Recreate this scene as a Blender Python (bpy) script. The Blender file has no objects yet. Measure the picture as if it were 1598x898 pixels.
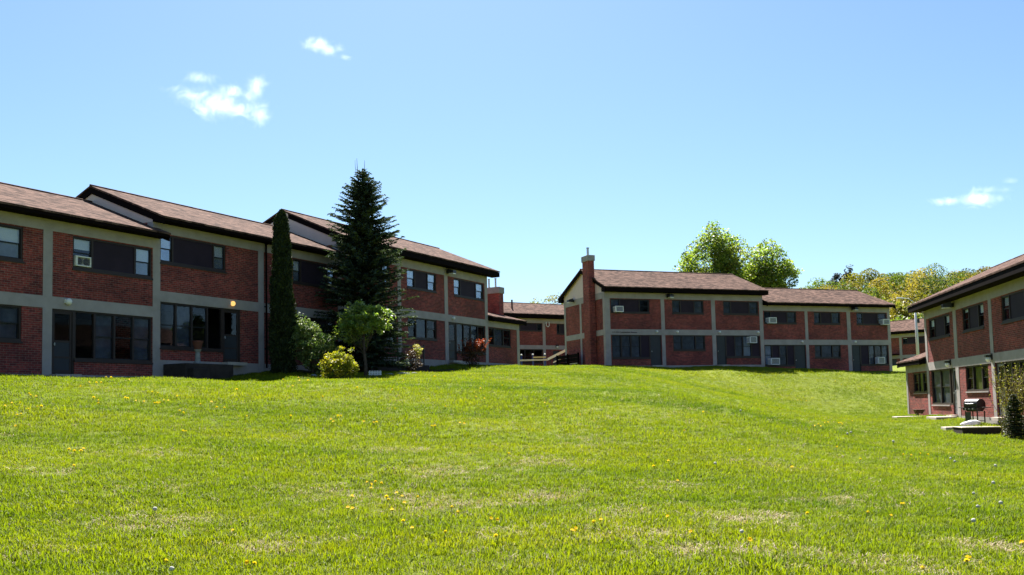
import bpy, bmesh, math, random
import numpy as np
from mathutils import Matrix, Vector

random.seed(11)
RNG = np.random.default_rng(7)
scene = bpy.context.scene
COL = scene.collection
R = math.radians

# ------------------------------------------------------------------ materials
def new_mat(name):
    m = bpy.data.materials.new(name); m.use_nodes = True
    nt = m.node_tree; nt.nodes.clear()
    out = nt.nodes.new('ShaderNodeOutputMaterial')
    return m, nt, out

def N(nt, kind, **kw):
    n = nt.nodes.new(kind)
    for k, v in kw.items():
        if k in n.inputs: n.inputs[k].default_value = v
        else: setattr(n, k, v)
    return n

def ramp(nt, fac, stops):
    r = nt.nodes.new('ShaderNodeValToRGB')
    els = r.color_ramp.elements
    while len(els) < len(stops): els.new(0.5)
    for e, (p, c) in zip(els, stops):
        e.position = p; e.color = (*c, 1)
    nt.links.new(fac, r.inputs['Fac'])
    return r.outputs['Color']

def mixc(nt, fac, a, b, mode='MIX'):
    m = nt.nodes.new('ShaderNodeMix'); m.data_type = 'RGBA'; m.blend_type = mode
    for sock, v in ((m.inputs[0], fac), (m.inputs[6], a), (m.inputs[7], b)):
        if hasattr(v, 'links') or hasattr(v, 'is_linked'): nt.links.new(v, sock)
        elif isinstance(v, (int, float)): sock.default_value = v
        else: sock.default_value = (*v, 1)
    return m.outputs[2]

def plain(name, col, rough=0.6, var=0.12, scale=3.0, spec=0.4, metal=0.0, bump=0.0, dirt=None):
    """painted or raw material with weathering noise"""
    m, nt, out = new_mat(name)
    tc = N(nt, 'ShaderNodeTexCoord')
    no = N(nt, 'ShaderNodeTexNoise', Scale=scale, Detail=6.0, Roughness=0.6)
    nt.links.new(tc.outputs['Object'], no.inputs['Vector'])
    lo = tuple(max(0, c * (1 - var * 1.8)) for c in col); hi = tuple(min(1, c * (1 + var * 1.4)) for c in col)
    c = ramp(nt, no.outputs['Fac'], [(0.25, lo), (0.75, hi)])
    if dirt:
        n2 = N(nt, 'ShaderNodeTexNoise', Scale=0.7, Detail=8.0, Roughness=0.7)
        nt.links.new(tc.outputs['Object'], n2.inputs['Vector'])
        f = ramp(nt, n2.outputs['Fac'], [(0.5, (0, 0, 0)), (0.72, (0.6, 0.6, 0.6))])
        c = mixc(nt, f, c, dirt)
    b = N(nt, 'ShaderNodeBsdfPrincipled', Roughness=rough, Metallic=metal)
    b.inputs['Specular IOR Level'].default_value = spec
    nt.links.new(c, b.inputs['Base Color'])
    if bump:
        bp = N(nt, 'ShaderNodeBump', Strength=bump, Distance=0.01)
        n3 = N(nt, 'ShaderNodeTexNoise', Scale=scale * 20, Detail=4.0)
        nt.links.new(tc.outputs['Object'], n3.inputs['Vector'])
        nt.links.new(n3.outputs['Fac'], bp.inputs['Height']); nt.links.new(bp.outputs[0], b.inputs['Normal'])
    nt.links.new(b.outputs[0], out.inputs['Surface'])
    return m

def brick_mat(name, c1, c2, mortar):
    m, nt, out = new_mat(name)
    tc = N(nt, 'ShaderNodeTexCoord'); sx = N(nt, 'ShaderNodeSeparateXYZ')
    nt.links.new(tc.outputs['Object'], sx.inputs[0])
    ad = N(nt, 'ShaderNodeMath', operation='ADD'); nt.links.new(sx.outputs[0], ad.inputs[0]); nt.links.new(sx.outputs[1], ad.inputs[1])
    cb = N(nt, 'ShaderNodeCombineXYZ'); nt.links.new(ad.outputs[0], cb.inputs[0]); nt.links.new(sx.outputs[2], cb.inputs[1])
    br = nt.nodes.new('ShaderNodeTexBrick')
    br.inputs['Scale'].default_value = 1.0
    br.inputs['Brick Width'].default_value = 0.215; br.inputs['Row Height'].default_value = 0.0735
    br.inputs['Mortar Size'].default_value = 0.0065; br.inputs['Mortar Smooth'].default_value = 0.2
    br.inputs['Bias'].default_value = -0.1
    br.inputs['Color1'].default_value = (*c1, 1); br.inputs['Color2'].default_value = (*c2, 1); br.inputs['Mortar'].default_value = (*mortar, 1)
    nt.links.new(cb.outputs[0], br.inputs['Vector'])
    # big weathering and a few darker courses
    n1 = N(nt, 'ShaderNodeTexNoise', Scale=0.55, Detail=8.0, Roughness=0.65); nt.links.new(tc.outputs['Object'], n1.inputs['Vector'])
    f1 = ramp(nt, n1.outputs['Fac'], [(0.3, (0.55, 0.55, 0.58)), (0.7, (1.28, 1.2, 1.14))])
    c = mixc(nt, 1.0, br.outputs['Color'], f1, 'MULTIPLY')
    n2 = N(nt, 'ShaderNodeTexNoise', Scale=9.0, Detail=3.0); nt.links.new(cb.outputs[0], n2.inputs['Vector'])
    f2 = ramp(nt, n2.outputs['Fac'], [(0.35, (0.75, 0.75, 0.75)), (0.65, (1.2, 1.15, 1.1))])
    c = mixc(nt, 1.0, c, f2, 'MULTIPLY')
    b = N(nt, 'ShaderNodeBsdfPrincipled', Roughness=0.85); b.inputs['Specular IOR Level'].default_value = 0.2
    nt.links.new(c, b.inputs['Base Color'])
    bp = N(nt, 'ShaderNodeBump', Strength=0.5, Distance=0.008, invert=True)
    nt.links.new(br.outputs['Fac'], bp.inputs['Height']); nt.links.new(bp.outputs[0], b.inputs['Normal'])
    nt.links.new(b.outputs[0], out.inputs['Surface'])
    return m

def shingle_mat(name):
    m, nt, out = new_mat(name)
    tc = N(nt, 'ShaderNodeTexCoord'); sx = N(nt, 'ShaderNodeSeparateXYZ'); nt.links.new(tc.outputs['Object'], sx.inputs[0])
    ab = N(nt, 'ShaderNodeMath', operation='MULTIPLY'); ab.inputs[1].default_value = 1.08; nt.links.new(sx.outputs[1], ab.inputs[0])
    cb = N(nt, 'ShaderNodeCombineXYZ'); nt.links.new(sx.outputs[0], cb.inputs[0]); nt.links.new(ab.outputs[0], cb.inputs[1])
    br = nt.nodes.new('ShaderNodeTexBrick')
    for k, v in (('Scale', 1.0), ('Brick Width', 0.33), ('Row Height', 0.15), ('Mortar Size', 0.006), ('Mortar Smooth', 0.3), ('Bias', 0.0)):
        br.inputs[k].default_value = v
    br.inputs['Color1'].default_value = (0.148, 0.093, 0.073, 1); br.inputs['Color2'].default_value = (0.046, 0.028, 0.0225, 1)
    br.inputs['Mortar'].default_value = (0.03, 0.02, 0.018, 1)
    nt.links.new(cb.outputs[0], br.inputs['Vector'])
    n1 = N(nt, 'ShaderNodeTexNoise', Scale=2.6, Detail=4.0, Roughness=0.75)
    mp = N(nt, 'ShaderNodeMapping'); mp.inputs['Scale'].default_value = (1.0, 2.2, 1.0)
    nt.links.new(cb.outputs[0], mp.inputs['Vector']); nt.links.new(mp.outputs[0], n1.inputs['Vector'])
    f1 = ramp(nt, n1.outputs['Fac'], [(0.36, (0.48, 0.47, 0.47)), (0.62, (1.3, 1.28, 1.26))])
    c = mixc(nt, 1.0, br.outputs['Color'], f1, 'MULTIPLY')
    n2 = N(nt, 'ShaderNodeTexNoise', Scale=0.35, Detail=4.0); nt.links.new(cb.outputs[0], n2.inputs['Vector'])
    f2 = ramp(nt, n2.outputs['Fac'], [(0.3, (0.85, 0.85, 0.87)), (0.7, (1.12, 1.1, 1.1))])
    c = mixc(nt, 1.0, c, f2, 'MULTIPLY')
    b = N(nt, 'ShaderNodeBsdfPrincipled', Roughness=0.95); b.inputs['Specular IOR Level'].default_value = 0.04
    nt.links.new(c, b.inputs['Base Color'])
    bp = N(nt, 'ShaderNodeBump', Strength=0.6, Distance=0.02)
    nt.links.new(n1.outputs['Fac'], bp.inputs['Height']); nt.links.new(bp.outputs[0], b.inputs['Normal'])
    nt.links.new(b.outputs[0], out.inputs['Surface'])
    return m

def glass_mat(name, tint=(0.86, 0.88, 0.9), refl=0.04):
    m, nt, out = new_mat(name)
    tr = N(nt, 'ShaderNodeBsdfTransparent'); tr.inputs[0].default_value = (*tint, 1)
    gl = N(nt, 'ShaderNodeBsdfGlossy', Roughness=0.03); gl.inputs[0].default_value = (0.9, 0.93, 1, 1)
    tc = N(nt, 'ShaderNodeTexCoord'); no = N(nt, 'ShaderNodeTexNoise', Scale=1.6, Detail=2.0)
    nt.links.new(tc.outputs['Object'], no.inputs['Vector'])
    bp = N(nt, 'ShaderNodeBump', Strength=0.02, Distance=0.05); nt.links.new(no.outputs['Fac'], bp.inputs['Height'])
    nt.links.new(bp.outputs[0], gl.inputs['Normal'])
    lw = N(nt, 'ShaderNodeFresnel', IOR=1.5)
    mu = N(nt, 'ShaderNodeMath', operation='MULTIPLY'); mu.inputs[1].default_value = .06 if refl < .1 else refl; nt.links.new(lw.outputs[0], mu.inputs[0])
    mx = N(nt, 'ShaderNodeMixShader')
    nt.links.new(mu.outputs[0], mx.inputs[0]); nt.links.new(tr.outputs[0], mx.inputs[1]); nt.links.new(gl.outputs[0], mx.inputs[2])
    nt.links.new(mx.outputs[0], out.inputs['Surface'])
    return m

def leaf_mat(name, cols, trans=0.4, rough=0.5, spec=0.3, attr=None, tmul=(1.5, 1.7, 0.5)):
    """leaf faces: colour picked per leaf island, diffuse + translucent"""
    m, nt, out = new_mat(name)
    ge = N(nt, 'ShaderNodeNewGeometry')
    stops = [(i / max(1, len(cols) - 1), c) for i, c in enumerate(cols)]
    c = ramp(nt, ge.outputs['Random Per Island'], stops)
    if attr:
        at = N(nt, 'ShaderNodeAttribute', attribute_name=attr)
        c = mixc(nt, 1.0, c, at.outputs['Color'], 'MULTIPLY')
    b = N(nt, 'ShaderNodeBsdfPrincipled', Roughness=rough); b.inputs['Specular IOR Level'].default_value = spec
    nt.links.new(c, b.inputs['Base Color'])
    t = N(nt, 'ShaderNodeBsdfTranslucent'); c2 = mixc(nt, 1.0, c, tmul, 'MULTIPLY'); nt.links.new(c2, t.inputs[0])
    mx = N(nt, 'ShaderNodeMixShader'); mx.inputs[0].default_value = trans
    nt.links.new(b.outputs[0], mx.inputs[1]); nt.links.new(t.outputs[0], mx.inputs[2])
    nt.links.new(mx.outputs[0], out.inputs['Surface'])
    return m

def emit_mat(name, col, s):
    m, nt, out = new_mat(name)
    e = N(nt, 'ShaderNodeEmission', Strength=s); e.inputs[0].default_value = (*col, 1)
    nt.links.new(e.outputs[0], out.inputs['Surface'])
    return m

M = dict(
    brick=brick_mat('red_brick', (0.262, 0.050, 0.043), (0.105, 0.022, 0.024), (0.235, 0.16, 0.138)),
    concrete=plain('painted_concrete', (0.325, 0.286, 0.275), 0.8, 0.10, 1.6, 0.2, bump=0.1, dirt=(0.20, 0.185, 0.165)),
    gable=plain('gable_board', (0.60, 0.465, 0.42), 0.75, 0.05, 2.0, 0.2),
    fascia=plain('dark_brown_trim', (0.007, 0.0045, 0.0045), 0.8, 0.15, 2.0, 0.03),
    soffit=plain('soffit_board', (0.008, 0.0055, 0.005), 0.85, 0.15, 2.0, 0.03),
    shingle=shingle_mat('asphalt_shingles'),
    frame=plain('window_frame_brown', (0.032, 0.021, 0.019), 0.55, 0.12, 4.0, 0.3),
    sash=plain('sash_black', (0.010, 0.010, 0.012), 0.5, 0.1, 4.0, 0.3),
    panel=plain('spandrel_panel', (0.026, 0.017, 0.028), 0.6, 0.12, 1.5, 0.1),
    glass=glass_mat('window_glass'), glass_sky=glass_mat('window_glass_clear', refl=.45),
    blind=plain('white_blind', (0.80, 0.82, 0.86), 0.8, 0.03, 1.0, 0.1),
    blind_dim=plain('grey_curtain', (0.26, 0.28, 0.33), 0.9, 0.15, 2.0, 0.1),
    blind_dark=plain('dark_curtain', (0.07, 0.075, 0.095), 0.9, 0.3, 2.2, 0.1),
    curtain_green=plain('olive_curtain', (0.11, 0.115, 0.02), 0.9, 0.1, 2.0, 0.1),
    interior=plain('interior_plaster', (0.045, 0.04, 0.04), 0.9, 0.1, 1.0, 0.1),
    door=plain('door_paint', (0.022, 0.026, 0.034), 0.5, 0.1, 2.0, 0.3),
    storm=plain('storm_door_metal', (0.16, 0.165, 0.18), 0.45, 0.06, 2.0, 0.4),
    white=plain('white_paint', (0.75, 0.75, 0.74), 0.5, 0.06, 6.0, 0.3),
    offwhite=plain('aged_white_plastic', (0.62, 0.61, 0.58), 0.5, 0.08, 6.0, 0.3),
    grille=plain('grille_grey', (0.10, 0.10, 0.115), 0.5, 0.2, 20.0, 0.3),
    black=plain('black_metal', (0.012, 0.012, 0.013), 0.4, 0.15, 5.0, 0.4),
    steel=plain('galvanised_steel', (0.42, 0.43, 0.44), 0.45, 0.12, 4.0, 0.5, metal=0.6),
    polemetal=plain('pale_pole_metal', (0.60, 0.60, 0.62), 0.45, 0.05, 4.0, 0.4),
    slab=plain('concrete_slab', (0.42, 0.37, 0.32), 0.85, 0.15, 2.5, 0.2, bump=0.2, dirt=(0.22, 0.19, 0.15)),
    slabdark=plain('weathered_retaining_block', (0.04, 0.031, 0.027), 0.9, 0.25, 3.0, 0.15, bump=0.4),
    cap=plain('concrete_cap', (0.27, 0.255, 0.245), 0.85, 0.12, 3.0, 0.2),
    lens=plain('lamp_lens', (0.75, 0.73, 0.68), 0.25, 0.03, 4.0, 0.5),
    lit=emit_mat('lit_bulb', (1.0, 0.55, 0.16), .36),
    terracotta=plain('terracotta', (0.12, 0.045, 0.032), 0.8, 0.12, 6.0, 0.2),
    stone=plain('weathered_stone', (0.25, 0.25, 0.24), 0.85, 0.2, 6.0, 0.2, bump=0.2),
    wood=plain('bleached_wood', (0.60, 0.52, 0.44), 0.75, 0.12, 5.0, 0.2),
    rail=plain('yellowed_rail', (0.55, 0.42, 0.22), 0.7, 0.1, 5.0, 0.2),
    blue=plain('blue_paint', (0.02, 0.04, 0.19), 0.5, 0.1, 5.0, 0.3),
    bark=plain('bark', (0.075, 0.055, 0.042), 0.9, 0.3, 7.0, 0.1, bump=0.5),
    barkgrey=plain('grey_bark', (0.13, 0.115, 0.10), 0.9, 0.3, 7.0, 0.1, bump=0.5),
    barkred=plain('red_brown_bark', (0.10, 0.045, 0.028), 0.9, 0.3, 7.0, 0.1, bump=0.5),
    twig=plain('tan_twigs', (.20, .15, .07), .8, .2, 9.0, .1),
    sack=plain('white_sack', (0.72, 0.70, 0.72), 0.7, 0.08, 8.0, 0.2),
    rust=plain('rusty_iron', (0.10, 0.055, 0.04), 0.8, 0.35, 9.0, 0.2),
    soil=plain('bed_soil', (0.035, 0.026, 0.019), 0.95, 0.3, 6.0, 0.1, bump=0.5),
    letter=plain('dark_lettering', (0.05, 0.03, 0.035), 0.6, 0.05, 3.0, 0.2),
)

# ------------------------------------------------------------------ object helpers
def tag(o, label=None, cat=None, group=None, kind=None):
    if label: o['label'] = label
    if cat: o['category'] = cat
    if group: o['group'] = group
    if kind: o['kind'] = kind
    return o

def empty(name, loc, rz=0.0, label=None, cat=None, group=None):
    o = bpy.data.objects.new(name, None); COL.objects.link(o)
    o.location = loc; o.rotation_euler = (0, 0, rz); o.empty_display_size = 0.3
    return tag(o, label, cat, group)

class MB:
    """collects boxes, prisms and tubes into ONE mesh"""
    def __init__(s): s.v = []; s.f = []
    def add(s, vs, fs):
        o = len(s.v); s.v += [tuple(v) for v in vs]; s.f += [tuple(i + o for i in f) for f in fs]; return s
    def box(s, x0, x1, y0, y1, z0, z1):
        vs = [(x, y, z) for z in (z0, z1) for y in (y0, y1) for x in (x0, x1)]
        return s.add(vs, [(0, 2, 3, 1), (4, 5, 7, 6), (0, 1, 5, 4), (2, 6, 7, 3), (0, 4, 6, 2), (1, 3, 7, 5)])
    def hexa(s, a, b):   # two quads (lists of 4 points), joined
        return s.add(list(a) + list(b), [(3, 2, 1, 0), (4, 5, 6, 7), (0, 1, 5, 4), (1, 2, 6, 5), (2, 3, 7, 6), (3, 0, 4, 7)])
    def prism(s, poly, off):  # polygon (3d points) extruded by vector
        n = len(poly); q = [tuple(p[i] + off[i] for i in range(3)) for p in poly]
        return s.add(list(poly) + q, [tuple(range(n))[::-1], tuple(range(n, 2 * n))] + [(i, (i + 1) % n, n + (i + 1) % n, n + i) for i in range(n)])
    def tube(s, pts, rad, n=8, cap=True):
        pts = [Vector(p) for p in pts]
        rs = rad if isinstance(rad, (list, tuple)) else [rad] * len(pts)
        vs = []; fs = []; k = len(pts); prev = None
        for i, p in enumerate(pts):
            d = (pts[min(i + 1, k - 1)] - pts[max(i - 1, 0)])
            d = d.normalized() if d.length > 1e-9 else Vector((0, 0, 1))
            if prev is None:
                a = Vector((1, 0, 0)) if abs(d.x) < 0.9 else Vector((0, 1, 0)); u = d.cross(a).normalized()
            else:
                u = prev - d * prev.dot(d); u = u.normalized() if u.length > 1e-6 else d.orthogonal().normalized()
            prev = u; w = d.cross(u)
            for j in range(n):
                t = 2 * math.pi * j / n
                vs.append(p + (u * math.cos(t) + w * math.sin(t)) * rs[i])
        for i in range(k - 1):
            for j in range(n):
                fs.append((i * n + j, i * n + (j + 1) % n, (i + 1) * n + (j + 1) % n, (i + 1) * n + j))
        if cap: fs += [tuple(range(n))[::-1], tuple((k - 1) * n + j for j in range(n))]
        return s.add(vs, fs)
    def lathe(s, prof, c=(0, 0, 0), n=16, sx=1.0, sy=1.0):   # profile [(r,z)...]
        vs = []; fs = []
        for r, z in prof:
            for j in range(n):
                t = 2 * math.pi * j / n; vs.append((c[0] + r * math.cos(t) * sx, c[1] + r * math.sin(t) * sy, c[2] + z))
        k = len(prof)
        for i in range(k - 1):
            for j in range(n): fs.append((i * n + j, i * n + (j + 1) % n, (i + 1) * n + (j + 1) % n, (i + 1) * n + j))
        fs += [tuple(range(n))[::-1], tuple((k - 1) * n + j for j in range(n))]
        return s.add(vs, fs)
    def build(s, name, mat, parent=None, label=None, loc=None, smooth=False, bevel=0.0):
        me = bpy.data.meshes.new(name); me.from_pydata(s.v, [], s.f); me.update()
        me.materials.append(mat)
        o = bpy.data.objects.new(name, me); COL.objects.link(o)
        if parent: o.parent = parent
        if loc: o.location = loc
        if label: o['label'] = label
        if smooth:
            for p in me.polygons: p.use_smooth = True
        if bevel:
            b = o.modifiers.new('bevel', 'BEVEL'); b.width = bevel; b.segments = 2; b.limit_method = 'ANGLE'
        return o

def np_mesh(name, V, F, mat, parent=None, colors=None, loc=None):
    """V (n,3) float, F (m,k) int  -> object"""
    me = bpy.data.meshes.new(name)
    n, (m, k) = len(V), F.shape
    me.vertices.add(n); me.vertices.foreach_set('co', np.ascontiguousarray(V, dtype=np.float32).ravel())
    me.loops.add(m * k); me.loops.foreach_set('vertex_index', np.ascontiguousarray(F, dtype=np.int32).ravel())
    me.polygons.add(m); me.polygons.foreach_set('loop_start', np.arange(0, m * k, k, dtype=np.int32))
    me.update(calc_edges=True)
    if colors is not None:
        a = me.color_attributes.new('tint', 'FLOAT_COLOR', 'POINT')
        c = np.ones((n, 4), np.float32); c[:, :3] = colors; a.data.foreach_set('color', c.ravel())
    me.materials.append(mat)
    o = bpy.data.objects.new(name, me); COL.objects.link(o)
    if parent: o.parent = parent
    if loc is not None: o.location = loc
    return o

def leaves(P, size, aspect=0.5, up=0.3, dirs=None, jit=0.35, rng=RNG):
    """one bent rhombic leaf per centre: returns V,F"""
    n = len(P)
    size = np.broadcast_to(size, (n,)) * (1 + jit * (rng.random(n) - 0.5) * 2)
    if dirs is None:
        d = rng.normal(size=(n, 3)); d[:, 2] = d[:, 2] * 0.6
    else: d = dirs + rng.normal(size=(n, 3)) * 0.35
    d /= np.linalg.norm(d, axis=1)[:, None] + 1e-9
    nr = rng.normal(size=(n, 3)); nr[:, 2] += up * 3
    w = np.cross(d, nr); w /= np.linalg.norm(w, axis=1)[:, None] + 1e-9
    nn = np.cross(w, d)
    L = d * size[:, None]; W = w * (size * aspect)[:, None] * 0.5
    a = P - L * 0.5; c = P + L * 0.5 - nn * (size * 0.12)[:, None]
    b = P + W + nn * (size * 0.08)[:, None]; e = P - W + nn * (size * 0.08)[:, None]
    V = np.stack([a, b, c, e], 1).reshape(-1, 3)
    return V, np.arange(4 * n).reshape(-1, 4)

# ------------------------------------------------------------------ terrain
# survey points (x, y, height) read along the lawn, its crest and the building bases
CTRL = []
def ctrl(*pts): CTRL.extend(pts)
LA = (-15.343, 31.0); LYAW = R(61.75); BA = (7.035, 66.278); BYAW = R(21.25); RA = (20.088, 41.905); RYAW = R(260.75)
def wp(A, yaw, s, y):      # wall coordinates (along, inwards) -> world xy
    return (A[0] + math.cos(yaw) * s - math.sin(yaw) * y, A[1] + math.sin(yaw) * s + math.cos(yaw) * y)
def cp(A, yaw, s, y, z): ctrl((*wp(A, yaw, s, y), z))
ctrl((0, 0, -0.05), (-6, 2, 0.02), (6, 2, -0.1), (0, 8, 0.0), (-5, 9, 0.1), (5, 9, -0.1), (-14, 6, .35), (14, 6, -.35), (0, -20, 0), (-30, -10, .5), (30, -10, -.6))
ctrl((-8, 16, .95), (0, 17, .66), (8, 18, .16), (14, 22, -.3), (-11, 20, 1.7), (-4, 26, 2.0), (4, 28, 1.68), (11, 30, .72), (15.5, 30, .12))
for s, zc in ((-8, 2.86), (-2, 2.84), (1, 2.84), (4.3, 2.86), (7, 3.0), (9.8, 3.22), (12.5, 3.3), (15, 3.3), (18, 3.32), (20, 3.42), (22.5, 3.78), (24.7, 3.92), (27, 3.96), (29.1, 3.99), (31, 4.0), (33.5, 4.02)):
    cp(LA, LYAW, s, -3.0, zc - .20); cp(LA, LYAW, s, -0.3, zc - .08); cp(LA, LYAW, s, 8.0, zc)
for s, zc in ((-8, 4.3), (-4, 4.27), (-.3, 4.18), (4, 4.08), (8.5, 3.97), (12.6, 3.86), (17, 3.68), (21, 3.56), (25, 3.45)):
    cp(BA, BYAW, s, -4.2, zc - .28); cp(BA, BYAW, s, -0.2, zc - .2); cp(BA, BYAW, s, 8.0, zc - .1)
for s in (-14, -10.3, -6, -1, 3.8, 9, 16): 
    cp(RA, RYAW, s, -0.2, .56 - max(0, s) * .045); cp(RA, RYAW, s, -2.5, .36 - max(0, s) * .05); cp(RA, RYAW, s, 7, .6 - max(0, s) * .03)
ctrl((17.5, 50, .52), (14, 44, .8), (10, 42, 1.3), (19, 57, .95), (22.5, 58, .95), (17, 57, .98), (24, 62, 1.6), (19, 64, 2.9), (14, 60, 2.85), (10, 54, 2.7), (5, 46, 2.95), (0, 40, 2.8), (4, 60, 4.0), (28, 66, 2.2))
ctrl((3, 80, 4.4), (-8, 75, 4.3), (12, 90, 4.8), (0, 93, 4.9), (-20, 60, 4.2), (-40, 40, 3.5), (-45, 10, 2.5), (40, 90, 4.4), (48, 116, 4.6), (60, 70, 2.6), (60, 40, .8), (45, 20, -.2), (20, 120, 5), (-30, 110, 5))
C = np.array(CTRL)
def _phi(r2): return 0.5 * r2 * np.log(r2 + 1e-9)
_X = C[:, :2] / 20.0
_K = _phi(((_X[:, None] - _X[None]) ** 2).sum(-1)) + np.eye(len(C)) * 0.02
_Pm = np.hstack([np.ones((len(C), 1)), _X])
_A = np.block([[_K, _Pm], [_Pm.T, np.zeros((3, 3))]])
_W = np.linalg.solve(_A, np.concatenate([C[:, 2], np.zeros(3)]))
_ph = RNG.random((14, 3)) * 6.28; _kv = RNG.normal(size=(14, 2)) * np.linspace(0.25, 1.3, 14)[:, None]; _am = np.linspace(0.035, 0.010, 14)
def ground_z(x, y):
    x = np.atleast_1d(np.asarray(x, float)); y = np.atleast_1d(np.asarray(y, float))
    q = np.stack([np.clip(x, -48, 62), np.clip(y, -22, 122)], -1) / 20.0
    z = np.empty(len(q))
    for i in range(0, len(q), 20000):
        qq = q[i:i + 20000]
        z[i:i + 20000] = _phi(((qq[:, None] - _X[None]) ** 2).sum(-1)) @ _W[:-3] + np.hstack([np.ones((len(qq), 1)), qq]) @ _W[-3:]
    for k in range(14): z += _am[k] * np.sin(x * _kv[k, 0] + y * _kv[k, 1] + _ph[k, 0])
    return z
def gz(x, y): return float(ground_z(x, y)[0])

def axis(lo, hi, fine0, fine1, step, grow=1.25):
    a = list(np.arange(fine0, fine1 + 1e-6, step)); d = step
    while a[-1] < hi: d *= grow; a.append(a[-1] + d)
    d = step
    while a[0] > lo: d *= grow; a.insert(0, a[0] - d)
    return np.array(a)
CAMZ = 1.6
# camera
pitch, roll = R(3.897), R(-1.355)
fw = Vector((0, math.cos(pitch), math.sin(pitch))); up0 = Vector((0, -math.sin(pitch), math.cos(pitch))); ri0 = Vector((1, 0, 0))
rr = ri0 * math.cos(roll) + up0 * math.sin(roll); uu = -ri0 * math.sin(roll) + up0 * math.cos(roll)
cam = bpy.data.cameras.new('camera'); cam.sensor_width = 36.0; cam.lens = 36.0 * 1468 / 1598; cam.shift_y = 83.0 / 1598
cam.clip_start = 0.1; cam.clip_end = 6000
co = bpy.data.objects.new('camera', cam); COL.objects.link(co)
co.matrix_world = Matrix(((rr.x, uu.x, -fw.x, 0), (rr.y, uu.y, -fw.y, 0), (rr.z, uu.z, -fw.z, CAMZ), (0, 0, 0, 1)))
scene.camera = co

gx = axis(-900, 900, -46, 44, 0.8); gy = axis(-120, 1500, -4, 98, 0.8)
GX, GY = np.meshgrid(gx, gy); GZ = ground_z(GX.ravel(), GY.ravel())
nx, ny = len(gx), len(gy)
idx = np.arange(nx * ny).reshape(ny, nx)
GF = np.stack([idx[:-1, :-1], idx[:-1, 1:], idx[1:, 1:], idx[1:, :-1]], -1).reshape(-1, 4)

# thin, thatchy spots in the lawn (x, y, radius along x, along y)
BARE = [(-1.9, 13.6, .9, .55), (-.9, 12.9, .9, .5), (.3, 13.4, .6, .5), (1.3, 12.2, .55, .6), (-2.6, 10.6, .5, .3), (-3.0, 14.0, .5, .3), (1.75, 9.6, .5, .3), (2.3, 9.45, .55, .3), (1.3, 10.6, .5, .3), (2.9, 11.6, .45, .5), (-1.2, 15.5, .6, .5), (.6, 16.8, .6, .5), (-4.4, 11.4, .7, .4), (5.2, 10.4, .5, .35), (4.6, 17.5, .8, .6), (-5.3, 13.2, .6, .4), (.0, 10.9, .4, .25), (3.0, 9.2, .6, .22), (3.7, 9.0, .5, .22), (-6.0, 16.5, .8, .3), (-2.4, 17.5, .7, .3), (2.2, 14.6, .6, .3), (-4.9, 9.6, .4, .25), (-.3, 9.3, .5, .2), (4.6, 13.4, .5, .3), (6.2, 14.8, .6, .3), (-7.4, 14.6, .5, .35), (1.6, 19.5, .8, .4), (-4.0, 19.4, .8, .3)]
def bare_field(x, y):
    b = np.zeros_like(x)
    for bx, by, rx, ry in BARE: b = np.maximum(b, np.exp(-(((x - bx) / rx) ** 2 + ((y - by) / ry) ** 2)))
    w = .5 + .5 * np.sin(x * 5.1 + np.sin(y * 4.3) * 1.7) * np.sin(y * 6.3 + np.sin(x * 3.7) * 1.9)
    return np.clip(b * (0.5 + 0.9 * w), 0, 1) * np.interp(np.hypot(x, y), [9, 13.5, 20], [1, .85, .25])

def ground_mat():
    m, nt, out = new_mat('lawn_ground')
    tc = N(nt, 'ShaderNodeTexCoord')
    def noise(s, d=6.0, r=.6, stretch=None):
        n = N(nt, 'ShaderNodeTexNoise', Scale=s, Detail=d, Roughness=r)
        if stretch:
            mp = N(nt, 'ShaderNodeMapping'); mp.inputs['Scale'].default_value = stretch
            nt.links.new(tc.outputs['Object'], mp.inputs['Vector']); nt.links.new(mp.outputs[0], n.inputs['Vector'])
        else: nt.links.new(tc.outputs['Object'], n.inputs['Vector'])
        return n.outputs['Fac']
    a = ramp(nt, noise(.22, 7.0, .6), [(.3, (.080, .112, .007)), (.55, (.120, .154, .008)), (.75, (.150, .172, .013))])
    b = ramp(nt, noise(7.0, 5.0, .75, (1, .5, 1)), [(.3, (.75, .75, .75)), (.7, (1.25, 1.22, 1.1))])
    c = mixc(nt, 1.0, a, b, 'MULTIPLY')
    at = N(nt, 'ShaderNodeAttribute', attribute_name='bare')
    n3 = noise(14.0, 6.0, .7)
    straw = ramp(nt, n3, [(.3, (.10, .075, .045)), (.7, (.33, .26, .17))])
    mu = N(nt, 'ShaderNodeMath', operation='MULTIPLY'); mu.use_clamp = True
    nt.links.new(at.outputs['Fac'], mu.inputs[0]); mu.inputs[1].default_value = 1.3
    c = mixc(nt, mu.outputs[0], c, straw)
    bs = N(nt, 'ShaderNodeBsdfPrincipled', Roughness=.9); bs.inputs['Specular IOR Level'].default_value = .1
    nt.links.new(c, bs.inputs['Base Color'])
    bp = N(nt, 'ShaderNodeBump', Strength=.9, Distance=.08); nt.links.new(noise(9.0, 6.0, .8), bp.inputs['Height']); nt.links.new(bp.outputs[0], bs.inputs['Normal'])
    nt.links.new(bs.outputs[0], out.inputs['Surface'])
    return m
ground = np_mesh('ground', np.stack([GX.ravel(), GY.ravel(), GZ], -1), GF, ground_mat())
tag(ground, kind='structure')
for p in ground.data.polygons: p.use_smooth = True
at = ground.data.attributes.new('bare', 'FLOAT', 'POINT'); at.data.foreach_set('value', bare_field(GX.ravel(), GY.ravel()).astype(np.float32))

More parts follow.
